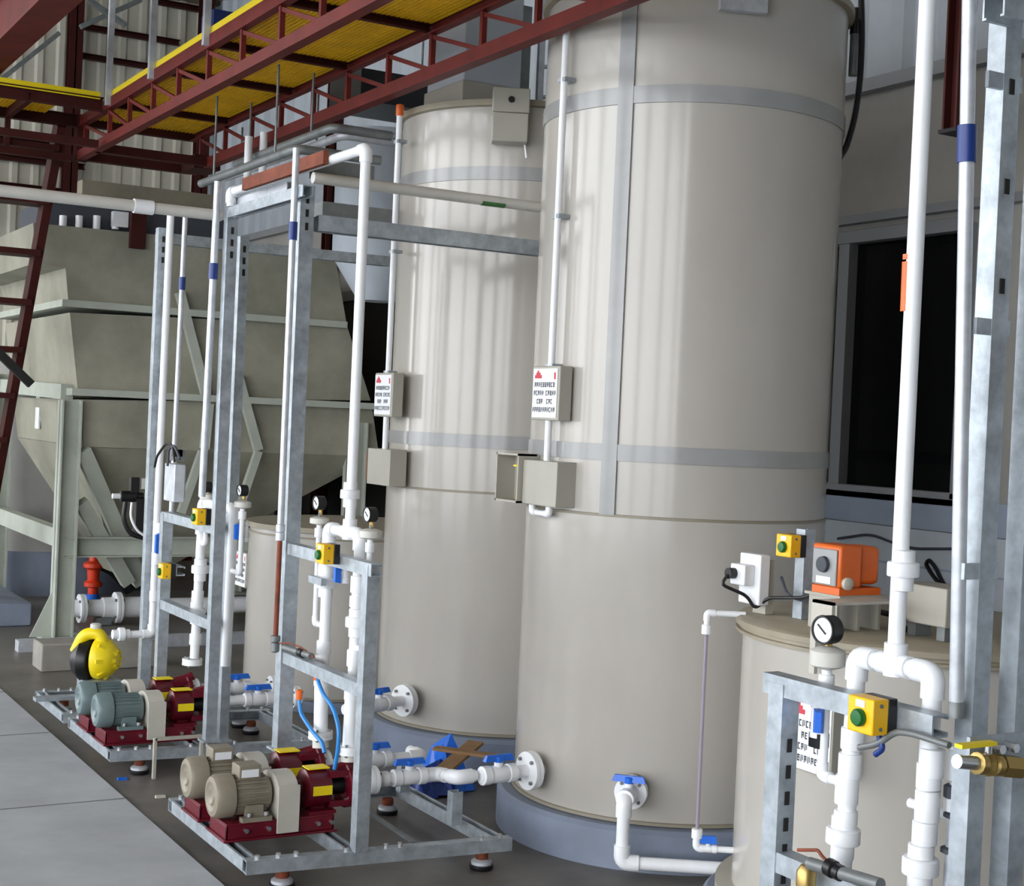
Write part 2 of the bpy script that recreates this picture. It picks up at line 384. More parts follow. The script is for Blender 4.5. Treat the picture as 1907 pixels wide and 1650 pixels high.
# vent box and bracket plate on the second tank
v = thing('vent_box', 'tall pale grey vent box standing on the lid of the second tank', 'box', (3.3, 5.98, 2.962))
x0, x1, y0, y1 = 3.05, 3.36, 5.82, 6.2
MB().box((x0, y0, 2.962), (x1, y1, 3.06)).build('collar', 'beige_cover', v, bev=.006)
MB().box((x0 + .01, y0 + .01, 3.06), (x1 - .005, y1 - .01, 3.5)).build('body', 'cladding_blue', v, bev=.006)
MB().box((x1, y0 + .03, 2.97), (x1 + .05, y1 - .03, 3.45)).build('side_channel', 'dull_steel', v)
p, n = on_tank(T2, 950, 222, .05)
h = thing('sensor_box', 'flat beige box with one round hole, fixed on the rim of the second tank', 'box', p)
a = V((-.45, -.89, 0)).normalized(); s_ = V((.89, -.45, 0)).normalized()
def obox(b, c, s, n_, w_, d_, h_):
    c = V(c); b.prism([c - s * w_ / 2 - n_ * d_ / 2, c + s * w_ / 2 - n_ * d_ / 2, c + s * w_ / 2 + n_ * d_ / 2, c - s * w_ / 2 + n_ * d_ / 2], Z * h_); return b
obox(MB(), p - Z * .105, s_, a, .155, .09, .125).build('lower_box', 'beige_cover', h, bev=.004)
obox(MB(), p + Z * .021, s_, a, .16, .1, .105).build('cover', 'beige_cover', h, bev=.004)
MB().tube(p + a * .045 + Z * .075, p + a * .054 + Z * .075, .014).build('hole', 'black', h)
MB().path([p + s_ * .07 - Z * .1 - a * .02, p + s_ * .08 - Z * .16 - a * .02], .005).build('wire', 'white', h)
# ladder between the two tanks, above
l = thing('ladder', 'pale steel ladder standing between the two tall tanks, upper middle', 'ladder', (3.0, 5.35, 2.9))
pa = ony(1003, 205, 5.9); pb = ony(1030, 205, 5.9)
for q in (pa, pb): MB().bar(q, q + Z * .75, .03, .02, up=Y_).build('rail', 'galv_pale', l)
for i in range(5): MB().tube(pa + Z * (.06 + i * .14), pb + Z * (.06 + i * .14), .01).build('rung', 'galv_pale', l)

# conduits with notice boxes and junction boxes on the flank of each tall tank
def tank_station(T, x_face, y_mid, top, zs, zb, which, open_box):
    X = x_face
    c = thing('conduit', 'pale vertical conduit running down the flank of the ' + which, 'conduit', (X + .03, y_mid, zb))
    MB().tube((X + .02, y_mid, zb), (X + .02, y_mid, top), .0135).build('tube', 'pvc', c)
    if top < 3.05: MB().lathe((X + .02, y_mid, top), Z, [(.018, -.05), (.018, 0), (0, .005)]).build('cap', 'orange', c)
    for z in (zb + .35, zb + .9, zb + 1.4): MB().cbox((X + .03, y_mid, z), (.045, .05, .015)).build('clip', 'galv', c)
    s = thing('notice_box', 'grey control box with a printed white notice on the ' + which, 'box', (X, y_mid, zs - .105))
    MB().box((X, y_mid - .095, zs - .1), (X + .055, y_mid + .095, zs + .1)).build('housing', 'beige_cover', s, bev=.004)
    pts_sign(s, (X - .0005, y_mid + .088, zs - .09), (0, -1, 0), (0, 0, 1), .17, .18, (-1, 0, 0), ((.08, .9, None), (.06, .95, .5), (.2, .85, .5), (.03, .97, None)))
    j = thing('junction_box', ('open beige junction box with brass fittings on the ' if open_box else 'closed beige junction box low on the ') + which, 'box', (X, y_mid, zb - .17))
    MB().box((X - .01, y_mid - .12, zb - .165), (X + .075, y_mid + .12, zb + .0)).build('housing', 'beige_cover', j, bev=.003)
    if open_box:
        y0, y1 = y_mid + .122, y_mid + .29; b = MB()
        for lo, hi in (((X + .05, y0, zb - .165), (X + .06, y1, zb + .02)), ((X - .03, y0, zb - .165), (X + .05, y0 + .008, zb + .02)), ((X - .03, y1 - .008, zb - .165), (X + .05, y1, zb + .02)), ((X - .03, y0, zb - .165), (X + .05, y1, zb - .157)), ((X - .03, y0, zb + .012), (X + .05, y1, zb + .02))): b.box(lo, hi)
        b.build('open_compartment', 'beige_cover', j)
        MB().box((X + .0, y0 + .01, zb - .09), (X + .05, y0 + .06, zb - .04)).build('relay', 'dull_steel', j)
        MB().tube((X + .01, y0 + .05, zb - .15), (X + .01, y0 + .03, zb - .09), .018).build('fitting', 'brass', j)
        MB().box((X - .005, y0 + .01, zb - .03), (X + .05, y0 + .08, zb - .024)).build('terminal', 'yellow_bright', j)
        MB().pvc([(X + .02, y_mid + .09, zb - .165), (X + .02, y_mid + .09, zb - .195), (X + .02, y_mid - .03, zb - .195), (X + .02, y_mid - .03, zb - .165)], .011).build('cable_loop', 'pvc', j)
    else:
        MB().box((X - .01, y_mid + .122, zb - .15), (X + .05, y_mid + .13, zb - .02)).build('side_plate', 'rust', j)
ya = onx(1016, 730, 2.83).y; tank_station(T1, 2.83, ya, 3.05, onx(1012, 732, 2.83).z, onx(1010, 858, 2.83).z, 'largest tank', True)
yb = onx(714, 735, 2.87).y; tank_station(T2, 2.87, yb, 2.97, onx(712, 735, 2.87).z, onx(700, 835, 2.87).z, 'second tank', False)

# ------------------------------------------------------------------ pump skids
def foot(t, x, y):
    b = MB().lathe((x, y, 0), Z, [(.038, 0), (.042, .006), (.042, .016), (.03, .02)], 20).build('foot', 'black', t)
    MB().lathe((x, y, .014), Z, [(.036, 0), (.036, .014), (.024, .022), (.02, .022)], 20).build('foot_cup', 'galv_pale', b)
    MB().lathe((x, y, .034), Z, [(.02, 0), (.023, .004), (.023, .024), (.018, .0275)], 16).build('spring_isolator', 'rust', b)
def strut_slots(o, p, q, side, n, parent):
    b = MB(); p, q, side = V(p), V(q), V(side)
    for i in range(n):
        c = p.lerp(q, (i + .5) / n); d = (q - p).normalized()
        b.bar(c - d * .014, c + d * .014, .012, .003, up=side)
    return split_build(b, 'slot', 'black_matte', parent)
def skid(label, y0, y1, x0=1.70, x1=2.62, zt=.107, sk=.08):
    t = thing('pump_skid', label, 'skid', ((x0 + x1) / 2, (y0 + y1) / 2, 0)); h = .045; zc = zt - h / 2
    Yf = lambda x, y: y + sk * (.5 - (x - x0) / (x1 - x0))
    MB().channel((x0 - .01, Yf(x0, y0) + .02, zc), (x1 + .01, Yf(x1, y0) + .02, zc), .042, h, .005, flip=-1).build('front_channel', 'galv', t)
    MB().channel((x0 - .01, Yf(x0, y1) - .02, zc), (x1 + .01, Yf(x1, y1) - .02, zc), .042, h, .005).build('rear_channel', 'galv', t)
    for x in (x0 + .012, 2.06, x1 - .03): MB().strut((x, Yf(x, y0) + .042, zc), (x, Yf(x, y1) - .042, zc), .044, up=Z).build('side_channel', 'galv', t)
    b = MB()
    for x in (x0 + .03, x0 + .1, x0 + .16, 2.03, 2.1, 2.17, 2.22, x1 - .1, x1 - .03):
        for y in (y0 + .02, y1 - .02): b.tube((x, Yf(x, y), zt), (x, Yf(x, y), zt + .012), .009, 6)
    split_build(b, 'bolt', 'steel_bright', t)
    for x in (x0 + .12, x1 - .09):
        for y in (y0 + .03, y1 - .05): foot(t, x, Yf(x, y))
    return t
S1 = skid('galvanised pump skid in the foreground carrying the two beige motored pumps', 4.43, 5.27)
S2 = skid('galvanised pump skid in the middle carrying the two grey green motored pumps', 6.07, 6.80)
S3 = skid('farthest galvanised skid at the left carrying the yellow pump', 6.88, 7.48)
SR = skid('galvanised skid frame at the right edge in front of the dosing tank', 1.62, 2.42)
def upright(t, x, y, z0, z1, name='post', w=.046, slots=0):
    o = MB().strut((x, y, z0), (x, y, z1), w, up=(1, .0, 0)).build(name, 'galv', t)
    if slots: strut_slots(o, (x + .001, y - w / 2 - .0005, z0 + .05), (x + .001, y - w / 2 - .0005, z1 - .1), (0, -1, 0), slots, o)
    return o
def rail(t, x, ya_, yb_, z, name='cross_rail', w=.042):
    return MB().strut((x, ya_, z), (x, yb_, z), w, up=(1, 0, 0)).build(name, 'galv', t)
ZB1 = 1.045
upright(S1, 2.07, 4.445, .107, 1.06, slots=0); rail(S1, 2.07, 4.40, 5.14, ZB1); rail(S1, 2.07, 4.44, 5.14, .64)
MB().bar((2.28, 4.46, .11), (2.30, 5.2, .115), .02, .006).build('brace', 'dull_steel', S1)
for x, y in ((2.52, 4.62), (2.55, 5.1)): MB().strut((x, y, .107), (x, y, .225), .041, up=(1, 0, 0)).build('pipe_stand', 'galv', S1); 
upright(S2, 2.07, 6.705, .107, 1.06); rail(S2, 2.07, 6.0, 6.72, ZB1); rail(S2, 2.07, 6.0, 6.68, .64)
upright(SR, 2.07, 2.375, .107, 1.03, slots=14); rail(SR, 2.07, 1.94, 2.42, 1.025); rail(SR, 2.07, 1.62, 2.36, .66)
MB().path([onx(1600, 1392, 2.03), onx(1635, 1386, 2.03), onx(1668, 1362, 2.03), onx(1700, 1366, 2.03), onx(1768, 1388, 2.03)], .0065, 10, .05).build('flexible_conduit', 'dull_steel', SR)

# tall strut posts and the rack they carry
def tall_post(label, a, c, X, w=.05, slots=3, zmin=.107):
    p, q = onx(*a, X), onx(*c, X); p.y = q.y = (p.y + q.y) / 2; p.z = max(p.z, zmin)
    t = thing('strut_post', label, 'post', p)
    o = MB().strut(p, q, w, up=(1, 0, 0)).build('channel', 'galv', t)
    strut_slots(o, q - Z * .18 + V((0, -w / 2 - .0005, 0)), q - Z * .03 + V((0, -w / 2 - .0005, 0)), (0, -1, 0), slots, t)
    MB().cbox(p + Z * .004, (w + .03, w + .03, .008)).build('foot_plate', 'galv', t)
    return t
tall_post('tall galvanised strut post behind the foreground skid, beside a conduit with one blue coupling', (520, 1393), (573, 345), 2.09, .056)
tall_post('left of the two tall galvanised strut posts at the corner of the middle skid', (386, 1378), (434, 405), 2.05, .046)
tall_post('right of the two tall galvanised strut posts at the corner of the middle skid', (410, 1378), (457, 440), 2.16, .04)
tall_post('tall galvanised strut post on the farthest skid, left of a white riser pipe', (266, 1300), (303, 425), 2.09, .05, zmin=0.0)
def free_post(label, a, c, Y, w):
    p, q = ony(*a, Y), ony(*c, Y); p.x = q.x = (p.x + q.x) / 2
    t = thing('strut_post', label, 'post', (p.x, p.y, 0.15)); p.z = .107
    o = MB().strut(p, q, w, up=(1, 0, 0)).build('channel', 'galv', t)
    strut_slots(o, (p.x, p.y - w / 2 - .0005, 1.75), (p.x, p.y - w / 2 - .0005, 2.3), (0, -1, 0), 3, t)
    return t
free_post('wide galvanised strut post near the right edge, left of the outermost one', (1824, 1300), (1864, -30), 1.93, .042)
free_post('outermost galvanised strut post, cut by the right edge of the photo', (1900, 1300), (1946, -30), 1.9, .042)
def rack(label, a, c, plane, val, w=.042, mt='galv'):
    f = onx if plane == 'X' else ony
    p, q = f(*a, val), f(*c, val); p.z = q.z = (p.z + q.z) / 2
    o = MB().strut(p, q, w, up=(0, 0, -1)).build('support_channel', mt)
    return tag(o, label, 'channel')
rack('upper galvanised channel running back from the foreground strut post to the middle ones', (432, 402), (574, 350), 'X', 2.05)
rack('pale galvanised channel just above the one joining the strut posts', (440, 382), (545, 352), 'X', 2.2, .05, 'galv_pale')
rack('galvanised channel crossing in front of the second tank below the cream pipe', (588, 418), (1008, 462), 'Y', 5.22, .06)
rack('galvanised channel crossing left of the second tank, under a grey tray', (292, 440), (724, 490), 'Y', 7.06, .05)
rack('grey galvanised channel high between the strut post and the white elbow', (583, 310), (690, 332), 'Y', 5.35, .07, 'dull_steel')
rack('galvanised channel at the top right corner over the outermost posts', (1850, 22), (1907, 8), 'Y', 1.86, .05, 'galv')
o = MB(); p, q = ony(585, 395, 6.4), ony(700, 410, 6.4); o.box((p.x, 6.3, p.z - .05), (q.x + .05, 6.5, p.z + .04)); tag(o.build('cable_tray', 'dull_steel'), 'dull grey tray behind the white riser, left of the second tank', 'tray')

# conduits with blue couplings
def conduit(label, a, c, b0, b1, X, r, foot_kind=None, Yp=None):
    f = (lambda x, y: onx(x, y, X)) if Yp is None else (lambda x, y: ony(x, y, Yp))
    p, q = f(*a), f(*c)
    t = thing('conduit', label, 'conduit', p)
    MB().tube(p, q, r).build('tube', 'galv_pale', t)
    u, v_ = f(*b0), f(*b1); d = (q - p).normalized()
    c0 = p + d * (u - p).dot(d); c1 = p + d * (v_ - p).dot(d)
    MB().tube(c0, c1, r * 1.3).build('coupling', 'blue_dark', t)
    return t, p, q
c1t, p, q = conduit('shiny conduit with a blue coupling beside the tall post of the foreground skid', (522, 992), (552, 276), (545, 447), (548, 413), 2.02, .0125)
b = onx(513, 1190, 2.02); MB().tube(b, p, .0095).build('copper_tail', 'rust', c1t)
MB().lathe(p, Z, [(.012, -.03), (.017, -.028), (.017, 0), (.013, .002), (.017, .004), (.017, .03), (.012, .032)], 12).build('union', 'galv_pale', c1t)
MB().lathe(b, Z, [(.01, -.05), (.016, -.045), (.016, -.015), (.012, -.012), (.018, -.008), (.018, .012), (.01, .014)], 12).build('valve', 'dull_steel', c1t)
conduit('shiny conduit with a dark blue coupling in front of the middle strut posts', (376, 925), (406, 338), (398, 520), (400, 490), 2.0, .015)
conduit('thin conduit with a blue coupling behind the white riser of the farthest skid', (303, 1300), (345, 405), (338, 540), (340, 516), 2.13, .012)
crt, p, q = conduit('shiny conduit with a large blue coupling at the right, left of the wide post', (1781, 1318), (1806, -20), (1804, 303), (1806, 234), None, .0135, Yp=1.93)
MB().lathe(p, Z, [(.0, -.02), (.015, -.018), (.015, .01), (.0135, .012)], 14).build('nipple', 'dull_steel', crt)
for zz in (1.3, 1.75, 2.2): MB().box((p.x - .018, p.y - .02, zz), (p.x + .07, p.y - .012, zz + .03)).build('pipe_clamp', 'galv', crt)

# ------------------------------------------------------------------ pumps
def pump(label, yc, motor, xs=1.63, box=True):
    za = .243
    t = thing('centrifugal_pump', label, 'pump', (1.88, yc, .107))
    b = MB(); xs2 = xs + .03
    for y in (-.085, .077): b.box((xs2, yc + y, .115), (2.05, yc + y + .008, .16))
    b.box((xs2, yc - .085, .16), (2.05, yc + .085, .167)); b.box((xs2, yc - .085, .115), (xs2 + .008, yc + .085, .16)); b.box((2.042, yc - .085, .115), (2.05, yc + .085, .16)); b.box((xs2 - .01, yc - .095, .107), (2.06, yc + .095, .115))
    b.build('base_plate', 'red_pump', t, bev=.002)
    b = MB()
    for x in (xs + .1, xs + .18, 1.99, 2.04):
        for s in (-1, 1): b.tube((x, yc + s * .085, .14), (x, yc + s * .094, .14), .008, 6)
    for x in (xs + .11, xs + .17):
        for s in (-1, 1): b.tube((x, yc + s * .078, .184), (x, yc + s * .078, .197), .008, 6)
    split_build(b, 'bolt', 'steel_bright', t)
    A = (xs, yc, za)
    mo = MB().lathe(A, X_, [(.058, .07), (.062, .075), (.062, .19), (.055, .2), (.03, .205)], 36)
    for i in range(24):
        a = 2 * math.pi * i / 24; n_ = V((0, math.cos(a), math.sin(a))); mo.bar(V(A) + n_ * .063 + X_ * .075, V(A) + n_ * .063 + X_ * .185, .004, .01, up=n_)
    mo = mo.build('motor', motor, t)
    MB().lathe(A, X_, [(.0, .008), (.012, .006), (.024, .0), (.03, .006), (.042, .006), (.05, .0), (.066, .003), (.074, .014), (.074, .068), (.06, .071)], 40).build('fan_cover', motor, mo)
    for s in (-1, 1):
        b = MB(); b.box((xs + .085, yc + s * .072 - .016, .167), (xs + .19, yc + s * .072 + .016, .182)); b.box((xs + .105, yc + s * .056 - .012, .178), (xs + .165, yc + s * .056 + .012, .22))
        b.build('foot', motor, mo)
    if box:
        bx = MB().box((xs + .085, yc - .035, za + .058), (xs + .165, yc + .04, za + .105)).build('terminal_box', motor, mo, bev=.004)
        MB().box((xs + .095, yc - .037, za + .064), (xs + .155, yc - .0351, za + .09)).build('rating_plate', 'white', bx)
    # rounded guard over the coupling
    pr = [V((1.835, yc - .09, .17)), V((1.835, yc - .09, .305))]
    g = MB(); ar = [(yc - .088, .13)] + [(yc + .088 * math.cos(math.pi - j * math.pi / 10), .265 + .05 * math.sin(math.pi - j * math.pi / 10)) for j in range(11)] + [(yc + .088, .13)]
    g.prism([(1.84, y, z) for y, z in ar], (.07, 0, 0)); gd = g.build('coupling_guard', 'guard', t)
    MB().box((1.836, yc - .0985, .122), (1.914, yc - .0895, .282)).build('guard_panel', 'guard', gd, bev=.001)
    B = (0, yc, za)
    h = MB().lathe(B, X_, [(.028, 1.90), (.028, 1.955), (.06, 1.96), (.068, 1.965), (.068, 2.04), (.062, 2.05), (.03, 2.052)], 32)
    h.box((2.045, yc - .05, za + .04), (2.12, yc + .05, za + .062)); h.box((2.045, yc - .05, za - .062), (2.12, yc + .05, za - .04))
    h.box((1.985, yc - .03, .172), (2.035, yc + .03, .21)); h.box((1.96, yc - .075, .167), (2.06, yc + .075, .178))
    h.path([(2.06, yc, za + .05), (2.12, yc, za + .062), (2.15, yc + .0, za + .075)], .022, 14)
    hd = h.build('pump_head', 'red_pump', t)
    MB().lathe(B, X_, [(.03, 2.05), (.03, 2.12)], 20).build('shaft_sleeve', 'black', hd)
    f = MB().lathe(B, X_, [(.02, 2.112), (.074, 2.113), (.079, 2.116), (.079, 2.134), (.074, 2.137), (.03, 2.138)], 36).build('suction_flange', 'red_pump', hd)
    b = MB()
    for i in range(4):
        a = math.pi / 4 + i * math.pi / 2; c = V((2.102, yc + .06 * math.cos(a), za + .06 * math.sin(a))); b.tube(c, c + X_ * .045, .008, 6)
    split_build(b, 'bolt', 'steel_bright', f)
    MB().box((1.97, yc - .03, za + .0695), (2.05, yc + .03, za + .0735)).build('caution_label', 'yellow_bright', hd)
    MB().box((1.975, yc - .0705, za - .012), (2.045, yc - .067, za + .02)).build('caution_label', 'yellow_bright', hd)
    t.location.x += .035
    return t
PY = (4.775, 5.05, 6.30, 6.58)
pump('nearest red pump with beige motor, at the front of the foreground skid', PY[0], 'motor_beige')
pump('red pump with beige motor behind the nearest one on the foreground skid', PY[1], 'motor_beige')
pump('red pump with grey green motor at the front of the middle skid', PY[2], 'motor_green', box=False)
pump('red pump with grey green motor behind, on the middle skid', PY[3], 'motor_green', box=False)
# yellow diaphragm pump
yc, xc = 7.26, 1.93
yp = thing('diaphragm_pump', 'yellow rounded diaphragm pump with a black side on the farthest skid', 'pump', (xc, yc, .107))
ST = MB(); ST.box((xc - .3, yc - .03, .107), (xc + .2, yc + .03, .125)); ST.box((xc - .08, yc - .08, .12), (xc + .1, yc + .08, .2)); ST.build('pedestal', 'galv', yp)
b = MB().lathe((xc + .01, yc, .30), V((.8, -.6, 0)), [(.0, .09), (.05, .085), (.08, .06), (.1, .02), (.104, .0), (.1, -.02), (.075, -.03)], 28)
for i in range(8):
    a = i * math.pi / 4; s, u, d = frame(V((.8, -.6, 0))); n_ = s * math.cos(a) + u * math.sin(a)
    b.bar(V((xc + .01, yc, .3)) + n_ * .03 + d * .085, V((xc + .01, yc, .3)) + n_ * .1 + d * .012, .018, .03, up=d)
b.build('liquid_chamber', 'yellow_bright', yp)
MB().lathe((xc - .02, yc + .02, .29), V((-.8, .6, 0)), [(.1, 0), (.105, .01), (.105, .05), (.07, .09), (0, .1)], 28).build('air_chamber', 'black', yp)
MB().path([(xc + .02, yc - .02, .34), (xc + .0, yc - .02, .43), (xc - .07, yc + .02, .42), (xc - .1, yc + .05, .33)], .03, 12, .05).build('manifold', 'yellow_bright', yp)
MB().lathe((xc - .02, yc + .0, .44), Z, [(.026, 0), (.026, .03), (.018, .034)], 14).build('port', 'pvc_grey', yp)

# ------------------------------------------------------------------ piping parts
def ball_valve(t, c, ax, stem, r, handle=.09, cross=False):
    c, ax, stem = V(c), V(ax).normalized(), V(stem).normalized()
    b = MB().lathe(c, ax, [(r * 1.0, -r * 3.1), (r * 1.45, -r * 3), (r * 1.45, -r * 1.7), (r * 1.2, -r * 1.6), (r * 1.35, -r * 1.2), (r * 1.35, r * 1.2), (r * 1.2, r * 1.6), (r * 1.45, r * 1.7), (r * 1.45, r * 3), (r, r * 3.1)], 20)
    b.tube(c, c + stem * r * 2.0, r * .7, 12); v_ = b.build('ball_valve', 'pvc', t)
    hd = MB(); top = c + stem * r * 2.2; hd.lathe(top - stem * r * .3, stem, [(r * .75, 0), (r * .75, r * .9), (r * .4, r)], 12)
    s = ax; side = stem.cross(ax)
    if cross: s, side = side, -s
    hd.loft([top + s * handle / 2 * k + side * j * .011 - stem * .002 for k, j in ((-1, -1), (1, -1), (1, 1), (-1, 1))], [top + s * handle / 2 * k * .85 + side * j * .006 + stem * .02 for k, j in ((-1, -1), (1, -1), (1, 1), (-1, 1))])
    hd.build('handle', 'blue', v_)
    return v_
def union_(t, c, ax, r):
    c = V(c)
    return MB().lathe(c, ax, [(r, -r * 2.6), (r * 1.3, -r * 2.5), (r * 1.3, -r * .9), (r * 1.85, -r * .85), (r * 1.9, -r * .7), (r * 1.9, r * .7), (r * 1.75, r * .85), (r * 1.35, r * .9), (r * 1.35, r * 2.2), (r, r * 2.3)], 20).build('union', 'pvc', t)
def sleeve(t, c, ax, r, l):
    return MB().lathe(V(c), ax, [(r, -l / 2), (r * 1.27, -l / 2 + .001), (r * 1.3, -l / 2 + .004), (r * 1.3, l / 2 - .004), (r * 1.27, l / 2 - .001), (r, l / 2)], 20).build('coupling', 'pvc', t)
def flange(t, c, ax, r, th=.016, bolts=4, mt='pvc'):
    c, ax = V(c), V(ax).normalized()
    f = MB().lathe(c, ax, [(r * .5, -th), (r, -th), (r, -.002), (r * .94, -.0015), (r * .94, .0015), (r, .002), (r, th), (r * .5, th)], 28).build('flange', mt, t)
    b = MB(); s, u, d = frame(ax)
    for i in range(bolts):
        a = math.pi / bolts + i * 2 * math.pi / bolts; o = c + (s * math.cos(a) + u * math.sin(a)) * r * .76; b.tube(o - d * th * 1.6, o + d * th * 1.6, r * .1, 6)
    split_build(b, 'bolt', 'dull_steel', f); return f
def gauge(t, c, nrm, r):
    c, n_ = V(c), V(nrm).normalized()
    g = MB().lathe(c - n_ * .03, n_, [(r * .75, 0), (r, .004), (r * 1.02, .03), (r * 1.05, .034), (r * 1.0, .038), (r * .9, .038), (r * .88, .0325), (0, .0325)], 28).build('pressure_gauge', 'black', t)
    MB().lathe(c, n_, [(r * .86, .0035), (r * .86, .0045), (0, .005)], 28).build('dial', 'white', g)
    s, u, d = frame(n_); MB().bar(c + n_ * .0065 - s * r * .3 - u * r * .25, c + n_ * .0065 + s * r * .45 + u * r * .35, .003, .002, up=n_).build('needle', 'black', g)
    MB().tube(c - n_ * .015 - Z * r, c - n_ * .015 - Z * (r + .018), .008, 6).build('stem', 'brass', g)
    return g
def seal(t, c, r, h):
    c = V(c)
    return MB().lathe(c, Z, [(.01, h * .75), (r * .5, h * .72), (r * .95, h * .5), (r, h * .45), (r, -h * .4), (r * .85, -h * .5), (r * .4, -h * .65), (.01, -h * .7)], 28).build('diaphragm_seal', 'pvc_grey', t)
def manifold(label, X, r, riser, tee, left, right, dl, dr, unions, sleeves, loc_name='discharge_manifold'):
    P = lambda a: onx(a[0], a[1], X)
    t = thing(loc_name, label, 'pipework', P(dr[-1]))
    te = P(tee); zc = te.z; rs = [P(a) for a in riser]; rs[-1].y = te.y
    MB().pvc(rs + [te], r).build('riser_pipe', 'pvc', t)
    L, R_ = P(left), P(right); L.z = R_.z = zc
    MB().pvc([P(dl[-1]), V((X, L.y, zc)), V((X, R_.y, zc)), P(dr[-1])], r * 1.12).build('header_pipe', 'pvc', t)
    MB().tube(te - Z * r * 1.3, te + Z * r * 2.6, r * 1.38).build('tee', 'pvc', t)
    MB().tube(te - Y_ * r * 2.4, te + Y_ * r * 2.4, r * 1.38).build('tee_body', 'pvc', t)
    for u in unions: union_(t, P(u), Z, r * (1.12 if u[1] > tee[1] else 1))
    for u in sleeves: sleeve(t, P(u[:2]), Z, r * 1.12, u[2])
    return t, P
# foreground skid manifold
XM = 2.15
m1, P = manifold('white plastic discharge pipework with two gauges on the foreground skid', XM, .0185, ((430, 385), (430, 358), (697, 272)), (651, 992), (613, 995), (671, 1005), ((607, 1060), (597, 1366)), ((667, 1070), (651, 1392)), ((652, 920), (607, 1085), (664, 1158)), ((606, 1060, .055), (603, 1205, .05), (600, 1232, .05), (667, 1088, .06), (665, 1120, .04), (660, 1225, .06)))
MB().tube(P((599, 1262)), P((597, 1366)), .026, 18).build('lower_pipe', 'pvc', m1); MB().tube(P((657, 1275)), P((651, 1392)), .026, 18).build('lower_pipe', 'pvc', m1)
for c in ((600, 1265, .05), (657, 1290, .05)): sleeve(m1, P(c[:2]), Z, .0235, c[2])
for c in ((597, 1368), (651, 1396)): flange(m1, P(c), Z, .045, .014)
for c, hgt in (((597, 1392), .05),): MB().tube(P(c), P((597, 1372)), .03).build('reducer', 'pvc_grey', m1)
MB().tube(P((651, 1397)), P((651, 1418)), .03).build('reducer', 'pvc_grey', m1)
def sense(t, P, top, sl, low, join, r_seal, h_seal, gz, r_g, dx=0):
    s = P(sl); seal(t, s, r_seal, h_seal); a = P(top)
    lo = P(low); jn = P(join); lo.y = s.y; lo.z = jn.z
    MB().pvc([s - Z * h_seal * .5, lo, jn], .0105).build('sensing_pipe', 'pvc', t)
    sleeve(t, s - Z * (h_seal * .6 + .03), Z, .013, .035)
    g = V((s.x, s.y, a.z)); gauge(t, g + V((-.012, 0, 0)), (-1, -.1, 0), r_g); MB().tube(s + Z * h_seal * .6, g - Z * (r_g + .01), .006, 8).build('stem', 'dull_steel', t)
sense(m1, P, (593, 936), (595, 970), (590, 1165), (603, 1166), .036, .022, .05, .026)
sense(m1, P, (690, 958), (690, 995), (685, 1200), (662, 1205), .04, .026, .05, .026)
ball_valve(m1, P((642, 1066)), (0, 0, 1), (-1, -.3, 0), .0125, .075)
# middle skid manifold
m2, P = manifold('white discharge pipework with gauges behind the middle strut posts', 2.14, .0185, ((431, 392), (420, 600)), (408, 942), (378, 942), (436, 950), ((372, 990), (362, 1225)), ((432, 1000), (420, 1240)), ((373, 1060), (366, 1140)), ((375, 985, .05), (368, 1110, .05), (364, 1190, .05)))
flange(m2, P((358, 1232)), Z, .045, .014)
sense(m2, P, (392, 908), (386, 925), (380, 1010), (374, 1010), .034, .022, .05, .024)
sense(m2, P, (445, 912), (452, 940), (446, 1060), (430, 1062), .036, .024, .05, .024)
ball_valve(m2, P((446, 990)) + V((.02, 0, 0)), (0, 0, 1), (-1, -.4, 0), .014, .07)
# right-hand manifold
XR = 2.12
m3, P = manifold('large white discharge pipework at the right with an orange tape mark', XR, .0165, ((1717, -30),), (1667, 1238), (1597, 1238), (1738, 1270), ((1590, 1300), (1566, 1660)), ((1741, 1320), (1712, 1700)), ((1682, 1060), (1570, 1556), (1714, 1612)), ((1588, 1375, .045), (1583, 1425, .05), (1577, 1470, .06), (1575, 1522, .03), (1735, 1420, .055), (1730, 1445, .05), (1727, 1500, .06), (1722, 1550, .045)))
p0, p1 = P((1697, 580)), P((1697, 482)); d = (P((1717, -30)) - P((1668, 1200))).normalized(); ax0 = P((1668, 1200))
def on_axis(py): 
    f = (1200 - py) / 1230.0; return ax0 + (P((1717, -30)) - ax0) * f
a0, a1, a2, a3 = on_axis(580), on_axis(488), on_axis(484), on_axis(474)
def arc_patch(p, q, r, th0, th1, mtn, nm, t):
    b = MB(); A = [th0 + (th1 - th0) * j / 8 for j in range(9)]
    f = lambda c, rr: [c + V((math.cos(g) * rr, math.sin(g) * rr, 0)) for g in A]
    b.loft(f(p, r) + f(p, r + .0012)[::-1], f(q, r) + f(q, r + .0012)[::-1]); b.build(nm, mtn, t)
arc_patch(a0, a1, .0163, math.radians(150), math.radians(238), 'orange', 'tape_mark', m3)
arc_patch(a2, a3, .0163, math.radians(160), math.radians(225), 'orange', 'tape_mark', m3)
sense(m3, P, (1540, 1172), (1541, 1226), (1520, 1445), (1577, 1460), .037, .034, .05, .0295)
ball_valve(m3, P((1526, 1338)) + V((.0, .0, 0)), (0, 0, 1), (-.6, -.6, 0), .013, .05)
MB().cbox(P((1525, 1378)), (.03, .03, .03)).build('clamp', 'black', m3)
